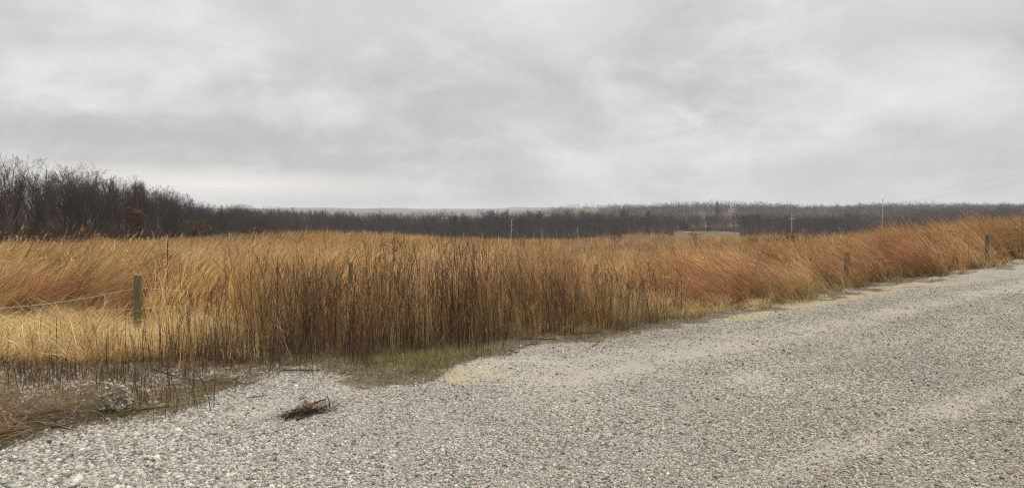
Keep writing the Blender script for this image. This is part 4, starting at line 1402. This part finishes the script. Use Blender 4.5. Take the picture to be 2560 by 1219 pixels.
pl = [span(attach[k], attach[k + 1], s_) for k, s_ in zip(range(6), (.30, .24, .16, .24, .26, .1))]
rp = np.concatenate([q[:-1] for q in pl] + [pl[-1][-1:]])
v, f = tubes([(rp, .0058)], 6)
rc = np.repeat(lerp((.50, .46, .40), (.30, .235, .165), np.clip((rp[:, 0] + 1.5) / 3.5, 0, 1)), 6, axis=0)   # weathered brown towards the road
rope = tag(mesh_np("rope", v, f, M_rope, rc, smooth=True), 'sagging pale rope strung from post to post along the edge of the field', 'rope')
q = pl[2][8:12] + np.array([0, 0, .0])
v, f = tubes([(np.linspace(q[0], q[-1], 8), [.009, .016, .018, .017, .018, .017, .015, .009])], 8)
mesh_np("splice", v, f, plain("pale_tape", (.66, .60, .48), .7, .1), parent=rope)
pl2 = [span(attach2[k], attach2[k + 1], s_) for k, s_ in zip(range(6), (.06, .08, .08, .08, .1, .1))]
rp2 = np.concatenate([q[:-1] for q in pl2] + [pl2[-1][-1:]])
v, f = tubes([(rp2, .0045)], 5)
tag(mesh_np("wire", v, f, M_wire, smooth=True), 'thin grey lower wire of the rope fence half hidden in straw', 'wire')
# yellow tape tied on the rope
M_yellow = plain("yellow_tape", (.52, .43, .08), .6, .15, 40)
d3 = pl[3]
cols = np.array([CX + F * q[0] / (q[1]) for q in d3])
i0 = int(np.argmin(abs(cols - 1655)))
kn = d3[i0]; dr = d3[min(i0 + 1, len(d3) - 1)] - kn; dr /= np.linalg.norm(dr)
tq = np.array([kn + dr * s_ * .30 + np.array([0, -.012, -.006 + .016 * math.sin(s_ * 5)]) for s_ in np.linspace(0, 1, 9)])
v1 = tubes([(kn + np.array([[-.045, 0, -.012], [-.03, 0, .004], [0, 0, .006], [.03, 0, .002], [.05, 0, -.002]]), [.008, .018, .021, .017, .008])], 8)
wd = np.array([.030, .022, .016, .012, .010, .010, .009, .008, .006])[:, None] * np.array([0, .35, 1.0])
v2 = np.stack([tq - wd, tq + wd], 1).reshape(-1, 3)
ix = np.arange(8)[:, None] * 2
q2 = np.concatenate([ix, ix + 1, ix + 3, ix + 2], 1)
v, f, _ = join([v1, (v2, [q2])])
tag(mesh_np("tape_flag", v, f, M_yellow), 'yellow tape knotted on the rope with its tail blown sideways', 'tape')

# ------------------------------------------------------------------ power line
M_pole = plain("pole_wood", (.31, .28, .235), .9, .3, 3, stretch=(6, 6, .4))
M_arm = plain("pale_crossarm", (.46, .44, .41), .9, .15, 3)
M_ins = plain("insulator", (.30, .30, .30), .5, .1, 5)
M_cable = plain("power_cable", (.25, .24, .23), .5, .1, 5)
POLES = [(2560 + 420, 118, 300), (2205, 215, 496), (1979, 246, 533), (1839, 318, 551), (1764, 345, 554), (1716, 352, 552)]
PL2 = ['', 'nearest and tallest wooden power pole with a pale crossarm, rising above the rust grass',
       'second power pole with pale crossarm, standing left of the leaning bare tree', 'power pole with crossarm at the right end of the lawn',
       'power pole with crossarm standing in front of the lawn', 'smallest, farthest power pole where the pale road bends']
tops = []
for k, (p, Y, top) in enumerate(POLES):
    b = at_range(p, Y)
    if k == 0:
        b[2] = z_at(330, Y) - 11.5
    zt = z_at(top, Y) if k else b[2] + 11.5
    H = zt - b[2]
    ax = np.array([.93, -.36, 0]) if k else np.array([.9, -.43, 0])
    arm_z = zt - {0: 2.2, 1: 2.55, 2: 2.2, 3: 2.4, 4: 2.5, 5: 2.7}[k]
    half = 1.22 if k else 1.2
    tops.append((b + np.array([0, 0, H]), np.array([b[0], b[1], arm_z + .2]) - ax * half * .9, np.array([b[0], b[1], arm_z + .2]) + ax * half * .9))
    if k == 0:
        continue
    root = empty("power_pole", b)
    v, f = tubes([(np.array([[0, 0, -1], [0, 0, H * .5], [0, 0, H]]), [.19, .16, .13])], 10)
    mesh_np("shaft", v, f, M_pole, smooth=False, parent=root)
    a0 = np.array([0, -.16, arm_z - b[2]])
    e0, e1 = a0 - ax * half, a0 + ax * half
    cr = np.cross(ax, [0, 0, 1]) * .09
    up = np.array([0, 0, .10])
    v = np.array([e0 - cr - up, e0 + cr - up, e0 + cr + up, e0 - cr + up, e1 - cr - up, e1 + cr - up, e1 + cr + up, e1 - cr + up])
    f = np.array([[0, 1, 2, 3], [7, 6, 5, 4], [0, 4, 5, 1], [1, 5, 6, 2], [2, 6, 7, 3], [3, 7, 4, 0]])
    mesh_np("crossarm", v, f, M_arm, parent=root)
    for s_ in (-.9, .9):
        q = a0 + ax * half * s_
        v, f = tubes([(q + np.array([[0, 0, .08], [0, 0, .14], [0, 0, .19], [0, 0, .24]]), [.03, .06, .06, .03])], 8)
        mesh_np("insulator", v, f, M_ins, parent=root)
    tag(root, PL2[k], 'power pole', 'wooden power poles beyond the field')
for j, lab in ((0, 'topmost power cable running along the pole tops'), (1, 'power cable on the left ends of the crossarms'), (2, 'power cable on the right ends of the crossarms')):
    pls = []
    rad = []
    for k in range(len(tops) - 1):
        q = span(tops[k][j], tops[k + 1][j], 1.1 if k == 0 else .9, 14)
        pls.append(q if k == len(tops) - 2 else q[:-1])
    q = np.concatenate(pls)
    v, f = tubes([(q, .006 + .00003 * q[:, 1])], 5)
    tag(mesh_np("power_cable", v, f, M_cable), lab, 'cable', 'cables of the power line')

# ------------------------------------------------------------------ far buildings and tower
def gable(name, px, Y, zbase, w, d, h, rh, wallc, roofc, label, cat, rot=0.0):
    b = at_range(px, Y)
    z = b[2] if zbase is None else zbase
    root = empty(name, (b[0], b[1], z), rot)
    x0, x1, y0, y1 = -w / 2, w / 2, -d / 2, d / 2
    v = np.array([[x0, y0, -3], [x1, y0, -3], [x1, y1, -3], [x0, y1, -3], [x0, y0, h], [x1, y0, h], [x1, y1, h], [x0, y1, h], [x0, 0, h + rh], [x1, 0, h + rh]], float)
    mesh_np("wall", v, [np.array([[0, 1, 5, 4], [2, 3, 7, 6]]), np.array([[1, 2, 6, 9, 5], [3, 0, 4, 8, 7]])], plain("wall_paint", wallc, .9, .05, 1), parent=root)
    e = .5; th = .25
    vr = []
    for sy in (-1, 1):
        for zz in (0, th):
            vr += [[x0 - e, sy * (d / 2 + e), h - rh * e / (d / 2) + zz + .02], [x1 + e, sy * (d / 2 + e), h - rh * e / (d / 2) + zz + .02], [x1 + e, 0, h + rh + zz + .02], [x0 - e, 0, h + rh + zz + .02]]
    vr = np.array(vr)
    fr = []
    for o_ in (0, 8):
        fr += [[o_, o_ + 1, o_ + 2, o_ + 3], [o_ + 7, o_ + 6, o_ + 5, o_ + 4], [o_, o_ + 4, o_ + 5, o_ + 1], [o_ + 1, o_ + 5, o_ + 6, o_ + 2], [o_ + 3, o_ + 7, o_ + 4, o_]]
    mesh_np("roof", vr, np.array(fr), plain("roof_sheet", roofc, .6, .08, 1), parent=root)
    # doors and windows on the near side
    for k in range(3):
        cx_ = x0 + w * (k + .5) / 3
        if k == 1:
            q = [[cx_ - w * .07, y0 - .05, 0], [cx_ + w * .07, y0 - .05, 0], [cx_ + w * .07, y0 - .05, h * .75], [cx_ - w * .07, y0 - .05, h * .75]]
            nm = "door"
        else:
            q = [[cx_ - w * .06, y0 - .05, h * .4], [cx_ + w * .06, y0 - .05, h * .4], [cx_ + w * .06, y0 - .05, h * .75], [cx_ - w * .06, y0 - .05, h * .75]]
            nm = "window"
        q = np.array(q); q = np.r_[q, q + [0, .1, 0]]
        mesh_np(nm, q, np.array([[0, 1, 2, 3], [7, 6, 5, 4], [0, 4, 5, 1], [1, 5, 6, 2], [2, 6, 7, 3], [3, 7, 4, 0]]), plain("dark_opening", (.06, .06, .065), .5, .1, 1), parent=root)
    return tag(root, label, cat)


gable("farm_building", 1470, 1305, z_at(516, 1305) - 4.2, 26, 12, 3.6, 1.6, (.5, .49, .47), (.44, .44, .44), 'long low white farm building on the hazy ridge above the tree line', 'building')
gable("house", 1827, 705, z_at(523, 705) - 2.6, 5.2, 5, 2.6, 1.1, (.5, .49, .46), (.40, .39, .38), 'small pale house showing through the trees on the ridge behind the lawn', 'house')
gable("house", 2282, 960, z_at(512, 960) - 3.5, 11, 8, 3.5, 1.6, (.68, .67, .65), (.6, .6, .6), 'pale house on the wooded ridge right of the nearest power pole', 'house')
b = at_range(951, 3050)
zt = z_at(506, 3050); H = zt - b[2]
root = empty("water_tower", b)
v, f = tubes([(np.array([[0, 0, -2], [0, 0, 3], [0, 0, H * .8], [0, 0, H * .86]]), [4.5, 2.0, 1.6, 2.6])], 12)
mesh_np("stem", v, f, plain("tower_steel", (.42, .42, .43), .5, .05, 1), parent=root)
v, f = tubes([(np.array([[0, 0, H * .85], [0, 0, H * .88], [0, 0, H * .94], [0, 0, H * .985], [0, 0, H]]), [2.4, 5.0, 6.0, 4.2, .6])], 16)
mesh_np("tank", v, f, plain("tank_paint", (.55, .55, .56), .5, .05, 1), parent=root)
tag(root, 'slender pale water tower on the most distant hills', 'water tower')

# ------------------------------------------------------------------ tall single stalks in the grass
def stalk(name, px, Y, top, colr, label, head=None, bend=0.0, leafy_=False, w=.010, base_dx=0.0):
    b = at_range(px + base_dx, Y)
    H = z_at(top, Y) - b[2]
    t = np.linspace(0, 1, 9)
    dx = ((px - CX) / F * Y - b[0])
    pts = np.c_[b[0] + dx * t + bend * t ** 2 * H, np.full(9, b[1]), b[2] + H * t]
    parts = [(*tubes([(pts, w * (1 - .6 * t))], 5), np.tile(colr, (45, 1)))]
    if head == 'plume':
        m = 26
        s0 = rng.uniform(.72, 1, m)
        q = np.stack([np.interp(s0, t, pts[:, k]) for k in range(3)], -1)
        s = strips(q, rng.uniform(.04, .13, m), rng.uniform(0, 6.28, m), rng.uniform(.15, .6, m), rng.uniform(.1, .8, m), rng.uniform(.006, .011, m), vary(np.tile(np.array(colr) * 1.05, (m, 1)), .15), 2)
        parts.append((s['v'], s['q'], s['c']))
    if head == 'spike':
        i = t > .62
        parts.append((*tubes([(pts[i], np.array([.009, .013, .013, .008]))], 7), np.tile(np.array(colr) * .8, (28, 1))))
        side = pts[5] + np.c_[np.linspace(0, .13, 6) * 1.0, np.zeros(6), np.linspace(0, .33, 6)]
        parts.append((*tubes([(side, np.array([.006, .008, .012, .013, .011, .006]))], 7), np.tile(np.array(colr) * .8, (42, 1))))
    if leafy_:
        m = 5
        s0 = rng.uniform(.25, .8, m)
        q = np.stack([np.interp(s0, t, pts[:, k]) for k in range(3)], -1)
        s = strips(q, rng.uniform(.2, .4, m), rng.choice([1.4, -1.4], m) + rng.normal(0, .4, m), rng.uniform(.2, .6, m), rng.uniform(1.6, 2.6, m), rng.uniform(.010, .018, m), np.tile(np.array(colr) * 1.05, (m, 1)), 4)
        parts.append((s['v'], s['q'], s['c']))
    v, f, c = join(parts)
    return tag(mesh_np(name, v, f, M_stem, c), label, 'weed stalk')


stalk("grass_stalk", 1275, 12.2, 546, (.55, .40, .24), 'tallest pale grass stalk with a feathery plume, above the dip in the field', 'plume', .02, True, .009, -8)
stalk("grass_stalk", 1246, 11.8, 590, (.62, .49, .32), 'pale upright grass stalk beside the tallest plumed stalk', None, 0, True, .014)
stalk("grass_stalk", 1452, 13.2, 575, (.50, .36, .20), 'thin leaning grass stalk with a plume, right of the tallest one', 'plume', -.05, False, .008, 16)
stalk("grass_stalk", 1362, 13.5, 578, (.46, .33, .19), 'thin pale grass stalk between the two plumed stalks', 'plume', -.05, False, .007, 14)
stalk("mullein_stalk", 417, 14.0, 594, (.085, .055, .04), 'dark forked seed stalk standing in the golden grass right of the first post', 'spike', .01, False, .014, -4)
stalk("weed_stalk", 1298, 9.6, 624, (.11, .085, .07), 'dark curved leafy weed stalk in front of the pale grass stalks', 'plume', -.02, True, .009, 22)
stalk("weed_stalk", 1043, 10.0, 620, (.09, .06, .045), 'tallest dark weed stalk in the brown thicket', 'plume', -.03, False, .008, 14)
stalk("weed_stalk", 690, 9.4, 640, (.09, .065, .05), 'dark branching weed stalk at the left of the brown thicket', 'plume', .01, False, .008)
stalk("weed_stalk", 985, 10.5, 596, (.10, .07, .05), 'dark weed stalk with bushy top rising above the grass near the second post', 'plume', 0, False, .008)
stalk("weed_stalk", 392, 7.6, 812, (.075, .045, .03), 'thin dark dead stalk standing alone on the stony verge', None, .02, False, .006, 2)
stalk("weed_stalk", 131, 7.9, 790, (.06, .04, .03), 'short dark dead stalk in the straw left of the first post', None, .02, False, .007, -2)
stalk("weed_stalk", 352, 8.4, 780, (.08, .05, .035), 'thin dark dead stalk right below the first post', None, .06, False, .006, -8)
stalk("reed_stalk", 1886, 15.0, 602, (.30, .06, .04), 'small dark red bent stalk above the grass on the right', None, .25, False, .010, -10)

# ------------------------------------------------------------------ litter one can point at: stone lump, debris, sticks, leaves
g0 = on_ground(292, 1030)
def sphere(n1=28, n2=18):
    th = np.linspace(0, math.pi, n2); ph = np.arange(n1) / n1 * 2 * math.pi
    T_, P_ = np.meshgrid(th, ph, indexing='ij')
    v = np.stack([np.sin(T_) * np.cos(P_), np.sin(T_) * np.sin(P_), np.cos(T_)], -1).reshape(-1, 3)
    i, j = np.meshgrid(np.arange(n2 - 1), np.arange(n1), indexing='ij')
    j2 = (j + 1) % n1
    return v, np.stack([i * n1 + j, (i + 1) * n1 + j, (i + 1) * n1 + j2, i * n1 + j2], -1).reshape(-1, 4)


v, q = sphere(36, 26)
hgt = .5 + .5 * v[:, 2]
sq = 1 - .52 * hgt
v2 = np.c_[v[:, 0] * sq * .155, v[:, 1] * sq * .15, (hgt ** .9) * .27 - .05]
v2 += v * ((fbm(v[:, 0] * 4 + v[:, 2] * 3, v[:, 1] * 4 - v[:, 2] * 2, 1.0, 4, 3.0) - .5) * .20)[:, None]
root = empty("stone_lump", g0)
mesh_np("core", v2, q, plain("grey_aggregate", (.20, .165, .12), .95, .4, 30, .8, 60), smooth=False, parent=root)
ns = 1150
k = rng.integers(0, len(v2), ns)
sv, sf, sc3 = stone_cloud(v2[k] + rng.normal(0, .008, (ns, 3)), rng.uniform(.007, .017, ns), np.clip(stone_colours(ns) * np.array([1.0, .95, .86]) * rng.uniform(.6, 1.25, (ns, 1)), 0, .85))
o = mesh_np("pebble_crust", sv, sf, M_stone, sc3, parent=root); o["kind"] = 'stuff'
tag(root, 'pointed lump of pale pebbly aggregate among dark stems on the left verge', 'rock')


def curvy(p0, p1, n, wob):
    t = np.linspace(0, 1, n)[:, None]
    q = p0 + (p1 - p0) * t
    w = rng.normal(0, wob, (n, 3)).cumsum(0)
    w -= w[0] + (w[-1] - w[0]) * t
    return q + w * np.array([1, 1, .4])


def stick(px0, py0, px1, py1, r, label, colr=(.045, .035, .028), lift=.012, forks=1, name="stick"):
    a, b = on_ground(px0, py0), on_ground(px1, py1)
    L = np.linalg.norm(b - a)
    q = curvy(a, b, 9, L * .018)
    q[:, 2] = height(q[:, 0], q[:, 1]) + lift + r
    pls = [(q, r * np.linspace(1, .5, 9))]
    for _ in range(forks):
        i = random.randint(3, 6)
        d = (q[i + 1] - q[i]) / np.linalg.norm(q[i + 1] - q[i])
        sd = np.array([-d[1], d[0], .25]) * random.choice([-1, 1])
        e = q[i] + (d * .8 + sd * .6) * L * random.uniform(.15, .3)
        pls.append((curvy(q[i], e, 5, L * .01), r * np.linspace(.6, .3, 5)))
    v, f = tubes(pls, 5)
    return tag(mesh_np(name, v, f, M_stem, np.tile(colr, (len(v), 1))), label, 'stick')


stick(278, 1043, 425, 1026, .009, 'thick black curved stick lying before the pale stone lump', (.022, .02, .02), .03, 0)
stick(616, 997, 668, 990, .006, 'short dark stick lying alone on the gravel left of the debris', (.10, .085, .07), .006, 0)
stick(708, 928, 800, 930, .008, 'dark stick along the edge of the gravel above the debris', (.07, .06, .055), .012, 1)
stick(380, 925, 520, 962, .008, 'long dark branch lying slanted across the stony verge', (.05, .04, .033), .02, 2)
stick(20, 1075, 200, 1018, .010, 'long dark branch on the dark heap at the left frame edge', (.05, .037, .028), .03, 2)
stick(0, 1100, 70, 1085, .008, 'bent dark branch end at the lower left corner of the verge', (.055, .04, .03), .04, 1)
stick(920, 915, 1050, 893, .007, 'long thin dark stem lying on the green turf', (.05, .042, .033), .02, 0)
stick(862, 928, 884, 931, .007, 'short dark stick on the turf near the gravel edge', (.05, .04, .033), .008, 0)
stick(1098, 997, 1118, 1004, .004, 'tiny dark twig lying alone on the middle gravel', (.09, .07, .05), .004, 0)
stick(1318, 849, 1392, 851, .008, 'black stick on the gravel lip at the foot of the grass', (.03, .027, .025), .012, 1)
stick(1310, 864, 1352, 861, .006, 'thin dark stick below the black stick on the gravel lip', (.05, .045, .042), .008, 0)
stick(1274, 877, 1292, 886, .009, 'short black stub at the corner where gravel meets the green turf', (.03, .028, .028), .01, 1)
stick(1480, 868, 1500, 852, .006, 'dark forked twig on the gravel right of the black stick', (.06, .05, .045), .01, 1)
stick(1525, 848, 1660, 817, .007, 'long pale stick along the foot of the grass beside the road', (.34, .26, .17), .015, 1)
stick(1085, 903, 1130, 893, .005, 'pale broken stem lying on the turf below the weeds', (.42, .34, .22), .02, 2)
stick(60, 1060, 175, 1085, .009, 'dark brown branch in the lower dark heap', (.055, .04, .03), .03, 2)
stick(470, 985, 535, 972, .006, 'thin dark twig at the edge of the gravel bay', (.05, .042, .035), .01, 1)
o = stick(262, 1000, 262, 1056, .010, 'black charred stub leaning in front of the stone lump', (.025, .022, .02), .02, 0)
# heap of dark stems at lower left
def heap(name, c, rx, ry, hh, n, label, cat, dark=(.045, .032, .024), lite=(.16, .11, .065), L=(.15, .5), ang=None, w=(.003, .007)):
    g = on_ground(*c)
    x = g[0] + rng.normal(0, rx, n); y = g[1] + rng.normal(0, ry, n)
    z = height(x, y) + np.abs(rng.normal(0, hh, n)) * np.exp(-((x - g[0]) / rx / 2) ** 2)
    az = rng.uniform(0, 6.28, n) if ang is None else rng.normal(ang, .5, n) + rng.choice([0, math.pi], n)
    s = strips(np.c_[x, y, z], rng.uniform(*L, n), az, rng.uniform(1.1, 1.6, n), rng.uniform(1.3, 1.9, n), rng.uniform(*w, n), vary(lerp(dark, lite, rng.random(n) ** 2), .25), 4, wig=.25, taper=.5)
    o = mesh_np(name, s['v'] - g, s['q'], M_stem, s['c'])
    o.location = g
    return tag(o, label, cat)


heap("stem_heap", (110, 1052), .34, .12, .06, 420, 'low dark heap of flattened dead stems at the left edge of the gravel', 'plant debris', ang=1.25)
heap("stem_heap", (20, 1095), .16, .12, .06, 200, 'smaller dark clump of dead stems at the lower left corner', 'plant debris', lite=(.36, .24, .11), ang=.7)
heap("stem_heap", (520, 962), .22, .10, .03, 170, 'thin scatter of dark stems at the head of the gravel bay', 'plant debris', ang=1.2)
# twig debris on the gravel
g = on_ground(765, 1035)
n = 560
x = rng.normal(0, .092, n); y = x * .55 + rng.normal(0, .060, n)
z = height(g[0] + x, g[1] + y) - g[2] + np.abs(rng.normal(0, .032, n)) * np.exp(-(x / .12) ** 2) + .004
s = strips(np.c_[x, y, z], rng.uniform(.05, .2, n), rng.normal(.9, .8, n) + rng.choice([0, math.pi], n), rng.uniform(1.0, 1.55, n), rng.uniform(1.2, 2.0, n), rng.uniform(.0025, .006, n), vary(lerp((.022, .017, .014), (.10, .065, .045), rng.random(n) ** 2), .2), 4, wig=.4, taper=.5)
def tw(a, b, r): 
    pa, pb = on_ground(*a) - g, on_ground(*b) - g
    return (curvy(pa + [0, 0, .02], pb + [0, 0, .03], 7, .004), r * np.linspace(1, .6, 7))
tv, tf = tubes([tw((777, 1014), (815, 1004), .008), (np.array([[.17, .10, .03], [.165, .11, .07], [.14, .13, .12]]), [.005, .004, .003]), tw((748, 1004), (768, 1000), .005), tw((712, 1056), (740, 1032), .006), tw((740, 1055), (795, 1035), .006), tw((748, 1000), (775, 978), .003), tw((814, 1004), (820, 1030), .003)], 5)
v, f, c = join([(s['v'], s['q'], s['c']), (tv, tf, np.tile([.03, .024, .02], (len(tv), 1)))])
o = mesh_np("twig_debris", v, f, M_stem, c); o.location = g
tag(o, 'tangled clump of dark dead twigs lying on the open gravel', 'plant debris')


def leaf(px, py, size, colr, label, tilt=None, rz=None, lift=.01, base=None):
    g = on_ground(px, py) if base is None else base
    m = 15
    a = np.linspace(0, 2 * math.pi, m, endpoint=False)
    r = .5 + .16 * np.cos(3 * a) + .10 * np.cos(5 * a + .3) + rng.normal(0, .03, m)
    ring = np.c_[r * np.cos(a), r * np.sin(a) * .85]
    inner = ring * .5
    P2 = np.r_[ring, inner, [[0, 0]]]
    zz = .35 * P2[:, 0] ** 2 - .25 * P2[:, 1] ** 2 + .18 * np.abs(P2[:, 1]) + rng.normal(0, .03, len(P2))
    v = np.c_[P2, zz] * size
    k = np.arange(m); k2 = (k + 1) % m
    q = np.stack([k, k2, m + k2, m + k], -1)
    t3 = np.stack([m + k, m + k2, np.full(m, 2 * m)], -1)
    stv, stf = tubes([(np.array([[.45, 0, .06], [.75, .03, .10], [1.0, .08, .08]]) * size, [.02 * size, .018 * size, .015 * size])], 4)
    root = empty("dry_leaf", g + np.array([0, 0, lift]))
    root.rotation_euler = (tilt or random.uniform(-.5, .5), random.uniform(-.4, .4), random.uniform(0, 6.28) if rz is None else rz)
    c = vary(np.tile(colr, (len(v), 1)), .08)
    mesh_np("blade", v, [q, t3], M_leaf, c, smooth=True, parent=root)
    mesh_np("stalk", stv, stf, M_leaf, np.tile(np.array(colr) * .7, (len(stv), 1)), parent=root)
    return tag(root, label, 'leaf', 'fallen dry leaves')


gl = on_ground(771, 1030)
leaf(771, 1030, .10, (.36, .17, .085), 'large curled orange-brown leaf resting on the twig debris', 1.15, 1.4, .05)
leaf(729, 876, .105, (.34, .15, .06), 'orange leaf caught at the foot of the dark weeds, left of its neighbour', .9, 0.3, .04)
leaf(798, 888, .095, (.36, .17, .09), 'pinkish-brown upright leaf on the turf below the dark weeds', 1.2, 1.5, .045)
leaf(1015, 868, .09, (.28, .115, .04), 'rusty leaf in shade at the foot of the dark weeds near the turf', .5, 0, .03)
leaf(1068, 866, .07, (.30, .14, .07), 'small reddish leaf right of the rusty leaf under the weeds', 1.0, 0, .03)
leaf(1405, 838, .10, (.34, .115, .035), 'bright orange-red leaf at the gravel edge below the brown stems', .8, 0, .03)
leaf(1322, 826, .10, (.26, .11, .045), 'dull orange leaf deep under the brown stems', .7, 0, .03)
leaf(1748, 784, .15, (.36, .18, .10), 'pinkish leaf in the short grass beside the road', .9, 0, .05)
leaf(755, 1062, .045, (.40, .20, .05), 'small orange leaf flat on gravel at the lower end of the twig debris', .15, 0, .01)
leaf(1403, 1171, .034, (.30, .15, .055), 'round brown leaf lying flat on the gravel in the foreground', .1, 0, .01)
leaf(1187, 1209, .034, (.52, .36, .16), 'pale yellow leaf on the gravel near the bottom edge', .1, 0, .01)
leaf(2060, 1199, .045, (.38, .27, .12), 'dull yellow leaf on the gravel in the right foreground', .1, 0, .01)
leaf(1041, 1190, .036, (.26, .15, .08), 'rust leaf on the gravel in the bottom foreground', .1, 0, .01)
leaf(2087, 1000, .04, (.32, .17, .09), 'small reddish leaf on the open gravel road at right', .1, 0, .01)
leaf(2335, 1048, .045, (.46, .34, .18), 'pale tan leaf on the fine gravel at far right', .1, 0, .01)
leaf(2523, 1182, .045, (.34, .22, .14), 'tan leaf on the gravel in the lower right corner', .1, 0, .01)
leaf(545, 895, .12, (.38, .20, .07), 'tan-orange leaf at the left foot of the dark weeds', .6, 0, .04)

# ------------------------------------------------------------------ air
hz = bpy.data.meshes.new("haze")
x0, x1, y0, y1, z0, z1 = -7000, 7000, -7000, 7000, -40, 52
hz.from_pydata([(x0, y0, z0), (x1, y0, z0), (x1, y1, z0), (x0, y1, z0), (x0, y0, z1), (x1, y0, z1), (x1, y1, z1), (x0, y1, z1)], [],
               [(0, 3, 2, 1), (4, 5, 6, 7), (0, 1, 5, 4), (1, 2, 6, 5), (2, 3, 7, 6), (3, 0, 4, 7)])
ho = bpy.data.objects.new("haze", hz)
COL.objects.link(ho)
mh = bpy.data.materials.new("pale_air")
mh.use_nodes = True
t = mh.node_tree
t.nodes.clear()
pv = N(t, 'ShaderNodeVolumePrincipled')
pv.inputs['Color'].default_value = (.93, .95, .98, 1)
pv.inputs['Density'].default_value = 0.00022
pv.inputs['Anisotropy'].default_value = 0.15
mo = N(t, 'ShaderNodeOutputMaterial')
t.links.new(pv.outputs[0], mo.inputs['Volume'])
hz.materials.append(mh)
tag(ho, kind='stuff')
